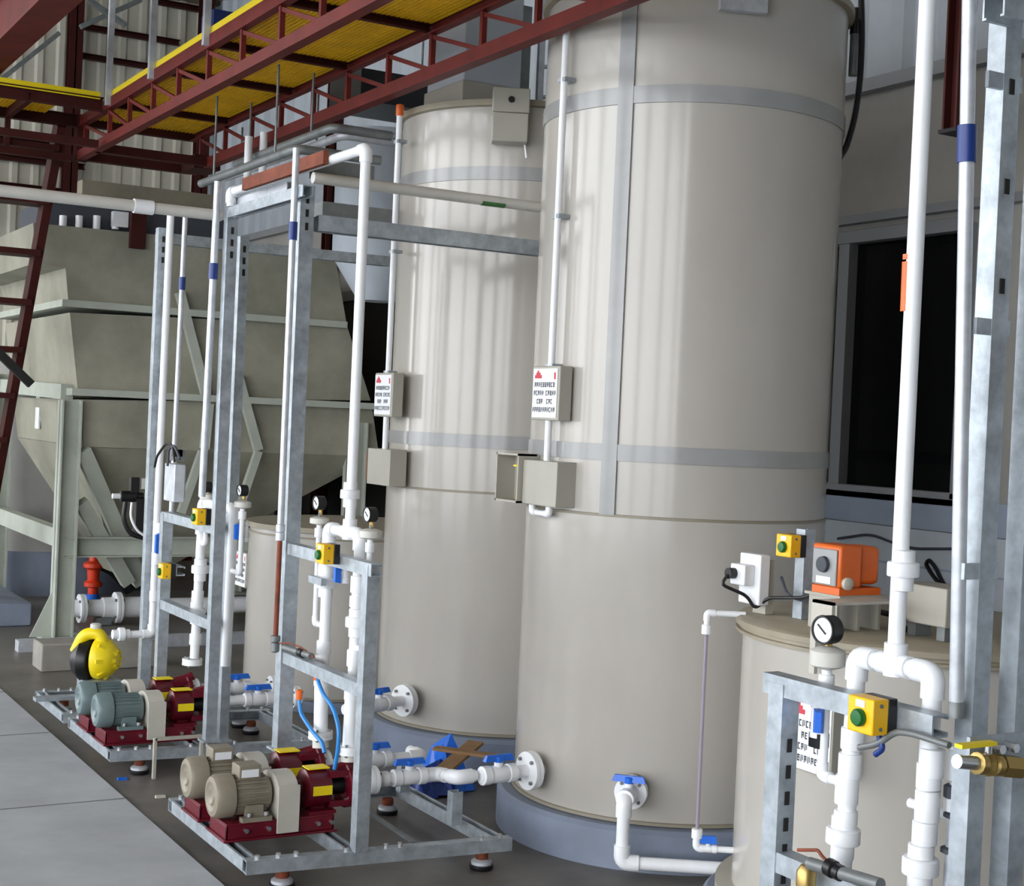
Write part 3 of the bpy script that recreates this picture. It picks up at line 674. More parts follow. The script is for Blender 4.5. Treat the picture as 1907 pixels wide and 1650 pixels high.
# riser of the farthest skid
m4 = thing('riser_pipe', 'white riser pipe of the farthest skid, elbowed to the yellow pump', 'pipework', onx(283, 1180, 2.1))
pp = [onx(318, 398, 2.1), onx(283, 1180, 2.1)]; e_ = ony(228, 1182, pp[1].y); MB().pvc([pp[0], pp[1], e_], .0175).build('pipe', 'pvc', m4)
for c in ((297, 985, .06), (291, 1040, .06), (287, 1110, .05)): sleeve(m4, onx(c[0], c[1], 2.1), Z, .0175, c[2])
union_(m4, ony(226, 1181, pp[1].y), X_, .017)
ball_valve(m4, onx(305, 1012, 2.12), (0, 0, 1), (-1, -.4, 0), .014, .1)

# ------------------------------------------------------------------ suction lines
def suction(label, pts, r, vpos, fl, vax=None):
    t = thing('suction_pipe', label, 'pipework', pts[-1])
    MB().pvc(pts, r).build('pipe', 'pvc', t)
    for c, ax in vpos: ball_valve(t, c, ax, (0, 0, 1), r, .125)
    for c, ax, rr in fl: flange(t, c, ax, rr)
    return t
z = .25
a = onz(690, 1455, z); a.y = PY[0]; e1 = onz(850, 1448, z); e1.y = PY[0]
suction('nearest white suction pipe with a blue handled valve, joining the pump flange', [V((2.20, PY[0], z)), V((2.53, PY[0], z)), V((2.53, 4.622, .272)), V((2.60, 4.624, .274))], .0215, [(V((2.41, PY[0], z)), X_)], [(V((2.192, PY[0], z)), X_, .055), (V((2.26, PY[0], z)), X_, .05)])
sleeve(bpy.data.objects['suction_pipe'], V((2.3, PY[0], z)), X_, .0215, .05)
suction('white suction pipe behind the nearest one, with its own blue valve handle', [V((2.20, PY[1], z)), V((2.6, PY[1], z)), V((2.6, PY[1] + .1, z))], .0215, [(V((2.40, PY[1], z)), X_)], [(V((2.192, PY[1], z)), X_, .055)])
pf = onz(966, 1430, .275); pf = V((2.855, 4.62, .275)); dn = V((pf.x - T1[0], pf.y - T1[1], 0)).normalized()
q0 = V((T1[0], T1[1], .275)) + dn * .575
suction('white tank outlet with a blue handled valve flanged to the left of the largest tank', [q0, q0 + dn * .275], .0235, [(q0 + dn * .2, dn)], [(q0 + dn * .06, dn, .07)])
a_ = math.atan2(5.62 - T2[1], 2.86 - T2[0]); dn = V((-.95, -.32, 0)).normalized(); q0 = V((T2[0], T2[1], .29)) + dn * .575
suction('white tank outlet with a blue handled valve flanged to the foot of the second tank', [q0, q0 + dn * .42], .0235, [(q0 + dn * .22, dn)], [(q0 + dn * .06, dn, .07), (q0 + dn * .36, dn, .045)])
for yy, lab in ((PY[2], 'white suction pipe with a blue valve on the right of the front grey green pump'), (PY[3], 'white suction pipe with a blue valve on the right of the rear grey green pump')):
    suction(lab, [V((2.20, yy, z)), V((2.62, yy, z))], .0215, [(V((2.4, yy, z)), X_)], [(V((2.192, yy, z)), X_, .055), (V((2.58, yy, z)), X_, .05)])
# drain of the big tank
p, n = on_tank(T1, 1178, 1528); p.z = .275
q0 = p - n * .01
dr = thing('drain_pipe', 'white drain pipe with blue valve at the front foot of the largest tank', 'pipework', p)
flange(dr, p + n * .05, n, .058); flange(dr, p + n * .018, n, .055, .014, mt='seam')
el = p + n * .17; bt = V((el.x, el.y, .06)); k2 = V((.75, -.5, 0)).normalized()
MB().pvc([q0, el, bt, bt + k2 * .45], .0225).build('pipe', 'pvc', dr)
ball_valve(dr, p + n * .1, n, (0, 0, 1), .022, .12, True)
#PART3
# ------------------------------------------------------------------ push-button stations
def station(label, c, Xb, plate=True):
    c = V(c); t = thing('pushbutton_station', label, 'switch', (Xb, c.y, c.z - .034)); y, z_ = c.y, c.z
    MB().box((Xb - .022, y - .034, z_ - .034), (Xb, y + .034, z_ + .034)).build('back_box', 'black', t, bev=.002)
    h = MB().box((Xb - .062, y - .034, z_ - .034), (Xb - .022, y + .034, z_ + .034)).build('cover', 'amber', t, bev=.003)
    MB().lathe((Xb - .062, y, z_ - .004), (-1, 0, 0), [(.017, 0), (.017, .008), (.014, .012), (0, .013)], 18).build('button', 'green', t)
    MB().box((Xb - .0635, y - .012, z_ + .016), (Xb - .0619, y + .012, z_ + .029)).build('nameplate', 'white', t)
    for s in (-1, 1): MB().tube((Xb - .042, y - .0335, z_ + s * .022), (Xb - .042, y - .036, z_ + s * .022), .004, 8).build('screw', 'dull_steel', t)
    return t
st = station('yellow push-button station on the galvanised rail at the right edge', onx(1612, 1331, 2.0), 2.048)
MB().path([V((2.03, st.location.y, 1.0)), V((2.03, st.location.y - .02, .965)), V((2.03, st.location.y + .0, .95))], .006).build('cable_gland', 'blue_dark', st)
station('yellow push-button station on the rail of the foreground skid', onx(602, 1031, 2.0), 2.048)
station('yellow push-button station on the rail of the middle skid', onx(368, 962, 2.0), 2.048)
e3 = station('lowest yellow push-button station, beside the white riser of the farthest skid', onx(304, 1063, 2.0), 2.048)
b = V((2.07, e3.location.y, .15)); MB().strut((2.07, b.y - .03, e3.location.z + .034), (2.07, 6.678, e3.location.z + .034), .041, up=(1, 0, 0)).build('support_arm', 'galv', e3)
# ------------------------------------------------------------------ on and around the dosing tank
p = onx(1474, 1016, 3.0)
e4 = station('yellow push-button station on a short stand above the dosing tank lid', p, p.x + .03)
MB().strut((p.x + .055, p.y, ZL), (p.x + .055, p.y, p.z + .05), .041, up=(1, 0, 0)).build('stand', 'galv', e4)
p = onx(1402, 1078, 2.96)
o = thing('outlet_box', 'white weatherproof socket box with black plug, at the left of the dosing tank lid', 'socket', (p.x, p.y, p.z - .09))
MB().box((p.x - .01, p.y - .045, p.z - .078), (p.x + .03, p.y + .055, p.z + .078)).build('back_plate', 'white', o, bev=.004)
MB().box((p.x - .05, p.y - .02, p.z - .02), (p.x - .01, p.y + .05, p.z + .045)).build('cover', 'white', o, bev=.004)
MB().tube((p.x - .075, p.y + .03, p.z + .015), (p.x - .05, p.y + .03, p.z + .015), .017, 14).build('plug', 'black', o)
MB().box((p.x + .03, p.y - .03, ZL), (p.x + .06, p.y + .03, p.z + .06)).build('bracket', 'beige_cover', o)
pq = V((p.x - .075, p.y + .03, p.z + .01)); pd = onx(1560, 1056, 3.0)
cb = MB().path([pq, pq + V((-.02, .005, -.03)), onx(1392, 1110, 2.93), onx(1405, 1135, 2.95), V(onx(1430, 1113, 2.98)), onx(1500, 1113, 2.98), onx(1535, 1095, 2.98)], .0055, 8, .05)
tag(cb.build('power_cord', 'black'), 'black cord sagging from the white socket to the orange pump', 'cord')
tag(MB().path([onx(1455, 1075, 3.02), onx(1466, 1110, 3.0), onx(1500, 1120, 3.0), onx(1520, 1110, 3.01)], .005, 8, .05).build('power_cord', 'ink'), 'grey cord looping below the push-button station over the dosing tank', 'cord')
dp = thing('dosing_pump', 'orange metering pump with a grey control face above the dosing tank lid', 'pump', (pd.x, pd.y, 1.09))
x, y, z_ = pd.x, pd.y, pd.z; zb = z_ - .075
b = MB(); b.box((x - .055, y - .07, zb + .02), (x + .03, y + .05, z_ + .068)); b.build('front_housing', 'orange', dp, bev=.008)
b = MB(); b.box((x + .03, y - .055, zb + .028), (x + .115, y + .045, z_ + .064)); b.build('rear_housing', 'orange', dp, bev=.014)
f = MB().box((x - .062, y - .06, zb + .025), (x - .055, y + .04, z_ + .055)).build('control_face', 'strap', dp, bev=.004)
MB().lathe((x - .062, y - .01, z_ + .01), (-1, 0, 0), [(.024, 0), (.022, .012), (0, .014)], 20).build('knob', 'ink', f)
MB().box((x - .0635, y - .04, zb + .03), (x - .0615, y + .02, zb + .05)).build('face_label', 'white', f)
MB().box((x - .05, y - .065, zb), (x + .11, y + .05, zb + .02)).build('base', 'orange', dp)
MB().lathe((x - .03, y - .07, zb + .035), (0, -1, 0), [(.018, 0), (.018, .012), (.012, .016), (0, .016)], 14).build('pump_port', 'guard', dp)
sh = thing('pump_shelf', 'cream bracket shelf carrying the orange pump', 'shelf', (x, y, ZL))
MB().box((x - .06, y - .08, zb - .008), (x + .13, y + .07, zb)).build('shelf_plate', 'beige_cover', sh)
for a0_, a1_ in ((-.05, -.04), (.03, .04), (.11, .12)): MB().box((x + a0_, y - .06, ZL), (x + a1_, y + .06, zb - .008)).build('leg_plate', 'beige_cover', sh)
p = onx(1732, 1130, 3.12); bx = thing('mixer_box', 'pale beige box on the dosing tank lid behind the thick white riser', 'box', (p.x, p.y, ZL))
MB().box((p.x, p.y - .06, ZL + .04), (p.x + .12, p.y + .12, ZL + .15)).build('housing', 'beige_cover', bx, bev=.004)
for yy in (-.04, .07): MB().box((p.x + .02, p.y + yy, ZL), (p.x + .08, p.y + yy + .03, ZL + .04)).build('foot', 'dull_steel', bx)
MB().lathe((p.x - .03, p.y + .09, ZL), Z, [(.015, 0), (.015, .03), (.02, .032), (.02, .05), (0, .052)], 12).build('cap', 'pvc_grey', bx)
tag(MB().path([V((3.18, 3.36, ZL + .004)), V((3.18, 3.36, ZL + .045)), V((3.16, 3.16, ZL + .045)), V((3.16, 3.12, ZL + .012)), V((3.15, 3.06, ZL + .006))], .009, 8, .03).build('lid_handle', 'black'), 'black bent handle lying on the dosing tank lid behind the gauge', 'handle')
p = onx(1528, 1190, 2.80); bp = MB(); b0 = V((p.x, p.y, p.z))
for (ya_, yb_, za_, zb_) in ((.042, .02, -.1, .105), (.02, -.04, .06, .105)): bp.box((b0.x, b0.y + yb_, b0.z + za_), (b0.x + .012, b0.y + ya_, b0.z + zb_))
br = thing('bracket_plate', 'cream angled bracket plate hooked over the dosing tank rim behind the gauge', 'bracket', b0); bp.build('plate', 'guard', br)
MB().box((b0.x, b0.y - .04, b0.z + .097), (b0.x + .25, b0.y + .04, b0.z + .105)).build('hook', 'guard', br)
# sight tube
q = [onx(1388, 1152, 2.84), onx(1321, 1142, 2.84), onx(1316, 1172, 2.84), onx(1298, 1552, 2.84), onx(1299, 1580, 2.84), onx(1362, 1585, 2.8)]
q[1].y = q[2].y = q[3].y = q[4].y = (q[2].y + q[3].y) / 2; q[0].z = q[1].z
sg = thing('sight_tube', 'slim level sight tube with white elbows at the left of the dosing tank', 'pipework', q[4])
dv = V((T3[0] - q[1].x, T3[1] - q[1].y, 0)); dv = dv.normalized() * (dv.length - T3[2] + .004); inn = q[1] + dv
MB().pvc([inn, q[1], q[2]], .0095).build('upper_elbow', 'pvc', sg); sleeve(sg, q[2], Z, .012, .03)
MB().tube(q[2], q[3], .0055).build('level_tube', 'clear_tube', sg)
inn2 = q[4] + dv; MB().pvc([q[3], q[4], inn2], .010).build('lower_elbow', 'pvc', sg); sleeve(sg, q[3], Z, .013, .03)
c_ = q[4].lerp(inn2, .3); ball_valve(sg, c_, inn2 - q[4], (0, 0, 1), .009, .055)
# notice box on the dosing tank
p = onx(1508, 1372, 2.78); nb = thing('notice_box', 'grey control box with a printed white notice on the dosing tank, behind the rail', 'box', (p.x, p.y, p.z - .1))
MB().box((p.x, p.y - .09, p.z - .1), (p.x + .075, p.y + .085, p.z + .1)).build('housing', 'beige_cover', nb, bev=.003)
pts_sign(nb, (p.x - .0005, p.y + .08, p.z - .095), (0, -1, 0), (0, 0, 1), .165, .19, (-1, 0, 0), ((.06, .95, None), (.3, .9, .5), (.05, .9, .5), (.05, .95, None)))
# ------------------------------------------------------------------ far right water line and brass valve
Yv = 1.99
wl = thing('water_line', 'slim vertical line with white and black fittings just left of the wide strut post', 'pipework', ony(1762, 1660, Yv))
P_ = lambda a, c: ony(a, c, Yv)
MB().tube(P_(1783, 1395), P_(1763, 1700), .0105).build('tube', 'galv_pale', wl)
for a, c, r_, h_, m_, nm in ((1785, 1392, .019, .01, 'pvc', 'flange'), (1780, 1425, .0165, .06, 'pvc', 'socket'), (1777, 1474, .02, .026, 'ink', 'black_nut'), (1776, 1498, .019, .028, 'pvc', 'white_nut'), (1774, 1518, .0175, .01, 'ink', 'ring'), (1769, 1583, .018, .012, 'ink', 'ring')):
    MB().lathe(P_(a, c), Z, [(r_ * .8, -h_ / 2), (r_, -h_ / 2 + .002), (r_, h_ / 2 - .002), (r_ * .8, h_ / 2)], 8 if 'nut' in nm else 18).build(nm, m_, wl)
MB().pvc([P_(1774, 1521), V(P_(1774, 1521)) + V((.0, .0, .0)) + V((0, .11, 0))], .0105).build('side_branch', 'pvc', wl)
bv = thing('brass_valve', 'brass ball valve with a flat yellow lever in front of the outermost posts', 'valve', P_(1850, 1440)); Yb = 1.82
B_ = lambda a, c: ony(a, c, Yb)
a, c = B_(1782, 1418), B_(1905, 1452); d = (c - a); d.z = 0; d.normalize(); c = a + d * .14; c.z = a.z - .02
MB().tube(a, c, .0125, 16).build('pipe', 'steel_bright', bv)
mid = a + (c - a) * .55
MB().lathe(mid, c - a, [(.013, -.03), (.02, -.028), (.02, -.014), (.016, -.01), (.022, 0), (.016, .01), (.02, .014), (.02, .028), (.013, .03)], 12).build('body', 'brass', bv)
MB().lathe(c, c - a, [(.013, -.03), (.021, -.03), (.021, .02), (.013, .022)], 6).build('union_nut', 'brass', bv)
MB().tube(mid, mid + Z * .035, .007).build('stem', 'steel_bright', bv)
MB().loft([mid + Z * .034 + d * k + V((d.y, -d.x, 0)) * j for k, j in ((-.075, -.009), (.012, -.009), (.012, .009), (-.075, .009))], [mid + Z * .041 + d * k + V((d.y, -d.x, 0)) * j for k, j in ((-.075, -.009), (.012, -.009), (.012, .009), (-.075, .009))]).build('lever', 'yellow_bright', bv)
pc = B_(1868, 1395); cl = thing('post_clamp', 'galvanised pipe clamp with nuts across the two outermost posts', 'clamp', pc)
MB().box((pc.x - .06, 1.842, pc.z - .02), (pc.x + .08, 1.85, pc.z + .02)).build('plate', 'galv', cl)
for i in (-.005, .03): MB().tube((pc.x + i, 1.815, pc.z), (pc.x + i, 1.842, pc.z), .009, 6).build('nut', 'steel_bright', cl)
cv = thing('control_valve', 'dark small valve with copper wire on the lowest rail at the right', 'valve', onx(1530, 1630, 2.02)); Q_ = lambda a, c: onx(a, c, 2.02)
MB().lathe(Q_(1502, 1622), Z, [(.012, -.035), (.02, -.03), (.02, .0), (.012, .012), (0, .014)], 14).build('cap', 'brass', cv)
MB().tube(Q_(1508, 1608), Q_(1640, 1648), .013).build('body', 'dull_steel', cv)
MB().lathe(Q_(1554, 1620), V((0, -1, -.1)), [(.01, -.02), (.018, -.018), (.018, .0), (.012, .004), (.016, .006), (.016, .02), (.01, .022)], 12).build('collar', 'black', cv)
MB().path([Q_(1486, 1583), Q_(1523, 1583), Q_(1532, 1596), Q_(1550, 1612)], .0035, 8).build('copper_wire', 'rust', cv)
# ------------------------------------------------------------------ cords and cables
tag(MB().path([onx(x, y, XW - .03) for x, y in ((1768, 1102), (1752, 1090), (1735, 1070), (1724, 1050), (1730, 1042), (1742, 1056), (1752, 1078), (1762, 1094), (1790, 1098))], .009, 8, .03).build('cord_coil', 'black'), 'black cord loop hanging on the blue grey wall behind the thick white riser', 'cord')
tag(MB().path([onx(x, y, XW - .03) for x, y in ((1560, 1003), (1620, 994), (1660, 1010), (1700, 1022), (1790, 1022))], .006, 8, .1).build('wall_wire', 'ink'), 'thin dark wire sagging along the blue grey wall above the orange pump', 'wire')
tag(MB().path([ony(x, y, 4.3) for x, y in ((1603, -30), (1606, 60), (1602, 150), (1592, 220), (1576, 275), (1560, 300))], .012, 8, .1).build('black_cable', 'black'), 'thick black cable curving down beside the right flank of the largest tank', 'cable')
cg = thing('cable_fittings', 'grey cable fittings on the upper right flank of the largest tank', 'fitting', ony(1592, 130, 4.35))
for x, y, h_ in ((1593, 40, .05), (1592, 85, .05), (1590, 122, .04)): c_ = ony(x, y, 4.35); MB().lathe(c_, Z, [(.012, -h_), (.02, -h_), (.02, h_), (.012, h_)], 12).build('gland', 'dull_steel' if y != 40 else 'black', cg)
a = ony(1781, 243, 3.4); hc = thing('hanger_post', 'dark maroon steel hanger post ending above the window, left of the wide strut post', 'post', a)
b = MB(); b.box((a.x - .035, a.y - .03, a.z), (a.x + .035, a.y - .022, ZR)); b.box((a.x - .035, a.y + .022, a.z), (a.x + .035, a.y + .03, ZR)); b.box((a.x - .005, a.y - .03, a.z), (a.x + .005, a.y + .03, ZR)); b.build('section', 'maroon_dark', hc)
MB().cbox(a + Z * -.005, (.085, .075, .012)).build('end_plate', 'black_matte', hc)
# blue flushing hoses on the foreground pumps
for pts_, lab in ((((524, 1300), (526, 1330), (548, 1365), (566, 1385), (570, 1405)), 'blue flushing hose bending down to the rear foreground pump'), (((590, 1262), (600, 1290), (622, 1320), (632, 1360), (629, 1400), (623, 1432)), 'blue flushing hose bending down to the nearest pump')):
    W_ = [onx(a, c, 2.03 if 'rear' in lab else 2.1) for a, c in pts_]; yy = PY[1] if 'rear' in lab else PY[0]
    n_ = len(W_)
    for i, v in enumerate(W_): v.x = 2.1 + (2.1 - 2.1) * i; v.y = v.y
    h_ = thing('flush_hose', lab, 'hose', W_[-1]); MB().path(W_, .0075, 10, .06).build('tube', 'blue_hose', h_)
    MB().lathe(W_[0], Z, [(.009, -.01), (.012, -.008), (.012, .025), (.007, .028)], 10).build('fitting', 'orange', h_)
vl = thing('rail_valve', 'small dark valve with copper wire on the lower rail of the foreground skid', 'valve', onx(548, 1215, 2.03)); Q_ = lambda a, c: onx(a, c, 2.03)
MB().tube(Q_(530, 1206), Q_(580, 1222), .012).build('body', 'dull_steel', vl); MB().lathe(Q_(562, 1216), Y_, [(.01, -.02), (.017, -.018), (.017, .018), (.01, .02)], 10).build('collar', 'black', vl)
MB().path([Q_(515, 1198), Q_(540, 1198), Q_(560, 1205), Q_(585, 1225)], .003, 8).build('copper_wire', 'rust', vl)
p = onx(598, 1085, 2.09); cr = MB().box((p.x, p.y + .0, p.z - .012), (p.x + .02, p.y + .12, p.z + .014)); tag(cr.build('pipe_clip', 'galv'), 'short galvanised clip bracket beside the left drop pipe of the foreground skid', 'clip')
# ------------------------------------------------------------------ middle distance controls
p = onx(313, 898, 2.02); eb = thing('control_box', 'tall grey control box on the strut posts of the farthest skid', 'box', p)
MB().box((p.x, p.y - .09, p.z - .085), (p.x + .05, p.y + .06, p.z + .085)).build('housing', 'galv_pale', eb, bev=.004)
MB().box((p.x + .0, p.y - .1, p.z + .1), (p.x + .04, p.y - .01, p.z + .15)).build('regulator', 'dull_steel', eb); MB().box((p.x - .01, p.y - .1, p.z + .12), (p.x + .03, p.y - .07, p.z + .15)).build('dial_cap', 'black', eb)
MB().path([onx(325, 860, 2.0), onx(322, 830, 2.0), onx(310, 824, 2.0), onx(292, 850, 2.0), onx(288, 870, 2.0)], .006, 8, .05).build('cable', 'black', eb)
MB().path([onx(312, 868, 2.0), onx(314, 835, 2.0), onx(325, 828, 2.0), onx(335, 855, 2.0)], .006, 8, .05).build('cable', 'ink', eb)
MB().box((p.x + .05, p.y - .02, p.z - .07), (p.x + .075, p.y + .02, p.z + .07)).build('bracket', 'galv', eb)
p = onx(255, 935, 2.2); av = thing('actuated_valve', 'black actuated valve with a coiled hose, left of the farthest strut post', 'valve', p)
MB().lathe(p + V((-.05, 0, .03)), X_, [(.0, -.04), (.028, -.038), (.03, .04), (.02, .05), (.02, .08), (.0, .082)], 16).build('actuator', 'black', av)
MB().box((p.x - .04, p.y - .02, p.z + .05), (p.x + .005, p.y + .02, p.z + .13)).build('solenoid', 'black', av); MB().box((p.x + .015, p.y - .02, p.z + .07), (p.x + .06, p.y + .02, p.z + .125)).build('cover', 'pvc_grey', av)
MB().tube(p + V((-.13, 0, .03)), p + V((-.09, 0, .03)), .014).build('port', 'pvc', av)
MB().path([p + V((-.06, 0, 0)), p + V((-.07, 0, -.09)), p + V((-.03, 0, -.17)), p + V((.05, 0, -.19))], .012, 10, .06).build('black_hose', 'black', av)
MB().path([p + V((-.035, -.03, .0)), p + V((-.04, -.03, -.08)), p + V((.0, -.03, -.15)), p + V((.05, -.03, -.18))], .007, 10, .06).build('wire', 'pvc', av)
MB().box((p.x - .01, p.y - .03, p.z - .15), (p.x + .05, p.y + .03, p.z + .02)).build('body', 'black', av)
MB().strut((p.x + .07, p.y, 0), (p.x + .07, p.y, p.z + .1), .035).build('stand', 'blue_hose', av)
# red hydrant valve and white pipes under the clarifier
p = onz(172, 1120, 0.0); rv = thing('red_valve', 'red orange flanged valve under the clarifier hopper', 'valve', p)
MB().lathe(p + Z * .05, Z, [(.04, 0), (.04, .06), (.07, .07), (.07, .1), (.045, .12), (.05, .2), (.08, .22), (.08, .25), (.04, .27), (.035, .38), (0, .39)], 18).build('body', 'red_orange', rv)
MB().path([p + V((.05, 0, .3)), p + V((.17, 0, .24)), p + V((.3, 0, .08))], .05, 12).build('black_elbow', 'black', rv)
MB().lathe(p, Z, [(.05, 0), (.05, .06), (0, .06)], 14).build('base', 'blue', rv)
p = onz(165, 1138, .1)
wp = thing('drain_header', 'white flanged pipe lying on the floor under the clarifier', 'pipework', (p.x, p.y, 0))
MB().pvc([p + V((-.12, 0, .02)), p + V((.25, 0, .02)), p + V((1.3, 0, .02))], .06).build('pipe', 'pvc', wp); flange(wp, p + V((.2, 0, .02)), X_, .11, .02); flange(wp, p + V((-.05, 0, .02)), X_, .1, .02)
MB().cbox(p + V((.1, 0, -.07)), (.1, .1, .05)).build('pipe_support', 'dull_steel', wp)
p = onz(330, 1204, 0); lr = MB().box((p.x - 1.0, p.y, .0), (p.x + 1.1, p.y + .1, .07)); tag(lr.build('floor_rail', 'galv_pale'), 'pale flat rail along the floor behind the farthest skid', 'rail')
# curb block, box
cbk = thing('concrete_block', 'pale concrete block on the floor at the foot of the clarifier leg', 'block', (2.12, 8.95, 0)); a, c = onz(52, 1240, 0), onz(76, 1252, 0)
MB().box((c.x, c.y, 0), (c.x + .7, a.y, .16)).build('block', 'concrete_block', cbk, bev=.008)
tag(MB().box((onz(0, 1165).x - .3, onz(58, 1166).y, 0), (onz(58, 1166).x, onz(58, 1166).y + 1.1, .16)).build('floor_box', 'plinth', bev=.01), 'blue grey low block on the floor at the far left edge', 'block')
b = MB(); p = onz(286, 1450, 0); q = p + V((.22, -.0, 0)); b.bar(p, p + Z * .17, .02, .012); b.bar(p + Z * .165, p + Z * .165 + V((.2, 0, 0)), .02, .012); b.bar(p + V((.2, 0, .16)), p + V((.2, 0, 0)), .02, .012)
tag(b.build('angle_bracket', 'beige_cover'), 'small cream bent bracket standing on the floor between the two pump skids', 'bracket')
for x, y, mt_, lab in ((227, 1452, 'blue', 'small blue scrap on the dark floor near the slab edge'), (298, 1485, 'guard', 'small cream scrap on the dark floor beside the foreground skid')):
    p = onz(x, y, 0); tag(MB().loft([p + V(v) for v in ((-.02, -.01, 0), (.02, -.012, 0), (.022, .01, 0), (-.018, .012, 0))], [p + V(v) for v in ((-.018, -.01, .006), (.019, -.01, .01), (.02, .009, .007), (-.016, .01, .009))]).build('floor_scrap', mt_), lab, 'scrap')
# blue sheet and cardboard in the corner between the tanks
def crumple(c, sx_, sy, sz, seed):
    rr = random.Random(seed); b = MB(); n = 7; g = []
    for i in range(n):
        r_ = []
        for j in range(n):
            u, v = i / (n - 1) - .5, j / (n - 1) - .5
            r_.append(b.b.verts.new(V(c) + V((u * sx_ + rr.uniform(-.02, .02), v * sy + rr.uniform(-.02, .02), max(0.004, sz * (1 - 2.2 * max(abs(u), abs(v))) * rr.uniform(.6, 1.2) + rr.uniform(0, .03))))))
        g.append(r_)
    for i in range(n - 1):
        for j in range(n - 1): b.face([g[i][j], g[i + 1][j], g[i + 1][j + 1], g[i][j + 1]])
    return b
z0_ = .0
p = onz(822, 1412, .1); tag(crumple((p.x - .02, p.y - .08, 0), .2, .2, .24, 3).build('plastic_sheet', 'blue', smooth=False), 'crumpled blue plastic sheet heaped between the two tall tank plinths', 'sheet')
p = onz(915, 1462, .05); tag(crumple((p.x - .2, p.y + .16, 0), .2, .2, .16, 5).build('plastic_sheet', 'blue_dark', smooth=False), 'dark blue plastic heap below the valve of the largest tank', 'sheet')
p = onz(860, 1405, .2); b = MB(); b.bar(p + V((-.16, -.08, -.06)), p + V((.12, .1, .02)), .07, .012); b.bar(p + V((-.05, .14, 0)), p + V((.12, -.08, 0)), .05, .012); tag(b.build('cardboard_scrap', 'cardboard', smooth=False), 'brown cardboard strips lying over the blue sheet between the tanks', 'cardboard')
# short tank at the back: notice and controls
p = onx(448, 1060, 2.95); n4 = thing('notice_box', 'grey control box with a printed white notice at the short back tank', 'box', p)
MB().box((p.x, p.y - .09, p.z - .1), (p.x + .06, p.y + .085, p.z + .1)).build('housing', 'beige_cover', n4, bev=.003)
pts_sign(n4, (p.x - .0005, p.y + .08, p.z - .095), (0, -1, 0), (0, 0, 1), .165, .19, (-1, 0, 0), ((.06, .95, None), (.3, .9, .5), (.05, .9, .5), (.05, .95, None)))
MB().strut((p.x + .08, p.y, 0), (p.x + .08, p.y, p.z + .1), .04).build('stand', 'galv', n4)
# ------------------------------------------------------------------ clarifier
CYF, CYD = 9.8, 2.05
cl_ = thing('plate_clarifier', 'large olive grey inclined plate clarifier on legs at the back left', 'clarifier', (3.2, 10.8, 0))
f = lambda x, y, Y=CYF: ony(x, y, Y)
def sec(pts_, name, mt='clarifier', y0=CYF, d=CYD):
    return MB().prism([ony(x, y, y0) for x, y in pts_], (0, d, 0)).build(name, mt, cl_, smooth=False)
# light left side panels are separate plates of the same hull
sec(((62, 415), (612, 468), (625, 485), (628, 500), (122, 499), (65, 490)), 'upper_tank')
sec(((122, 499), (628, 500), (645, 600), (128, 570)), 'middle_tank')
sec(((130, 582), (646, 606), (690, 746), (146, 738)), 'lower_tank')
sec(((148, 744), (692, 752), (706, 850), (156, 832)), 'sludge_tank')
a = [f(156, 832), f(706, 850)]; zt = (a[0].z + a[1].z) / 2; lo = .34
MB().loft([(a[0].x, CYF, zt), (a[1].x, CYF, zt), (a[1].x, CYF + CYD, zt), (a[0].x, CYF + CYD, zt)], [(f(272, 1092).x, CYF + .75, lo), (f(272, 1092).x + .3, CYF + .75, lo), (f(272, 1092).x + .3, CYF + 1.1, lo), (f(272, 1092).x, CYF + 1.1, lo)]).build('hopper', 'clarifier', cl_, smooth=False)
for l_, r_ in (((112, 567), (641, 602)), ((130, 736), (704, 750))):
    p, q = f(*l_), f(*r_); z_ = (p.z + q.z) / 2; MB().box((p.x, CYF - .06, z_ - .025), (q.x, CYF + CYD + .06, z_ + .02)).build('flange_rib', 'frame_paint', cl_)
for pts_ in (((332, 545), (382, 742)), ((440, 700), (478, 838)), ((386, 752), (378, 835))):
    p, q = f(*pts_[0]), f(*pts_[1]); MB().bar(p - Y_ * .03, q - Y_ * .03, .06, .05, up=Y_).build('stiffener', 'frame_paint', cl_)
MB().bar(f(478, 840) - Y_ * .03, f(430, 985) - Y_ * .02, .05, .05, up=Y_).build('stiffener', 'frame_paint', cl_)
MB().bar(f(374, 840) - Y_ * .03, f(335, 955) - Y_ * .02, .05, .05, up=Y_).build('stiffener', 'frame_paint', cl_)
MB().bar(f(152, 838) - Y_ * .02, f(285, 1095) + Y_ * .3, .1, .07, up=Y_).build('stiffener', 'frame_paint', cl_)
# legs and ties
def leg(x, y, top):
    b = MB(); w_ = .13
    b.box((x - w_ / 2, y - w_ / 2, 0), (x - w_ / 2 + .012, y + w_ / 2, top)); b.box((x + w_ / 2 - .012, y - w_ / 2, 0), (x + w_ / 2, y + w_ / 2, top)); b.box((x - w_ / 2, y - .006, 0), (x + w_ / 2, y + .006, top))
    o = b.build('leg', 'frame_paint', cl_, smooth=False)
    MB().cbox((x, y, .01), (.26, .26, .02)).build('base_plate', 'frame_paint', o)
    MB().prism([(x - .065, y - .006, .02), (x - .2, y - .006, .02), (x - .065, y - .006, .32)], (0, .012, 0)).build('gusset', 'frame_paint', o)
lx = onz(113, 1190).x
ly = onz(113, 1190).y
leg(lx, ly, onx(130, 745, lx).z); leg(lx, 11.95, 1.75); leg(4.4, ly, 1.5); leg(4.4, 11.95, 1.5)
zt_ = onx(110, 1000, lx).z
MB().channel((lx, ly, zt_), (lx, 11.95, zt_), .08, .12).build('side_tie', 'frame_paint', cl_); zt_ = ony(300, 1018, ly).z
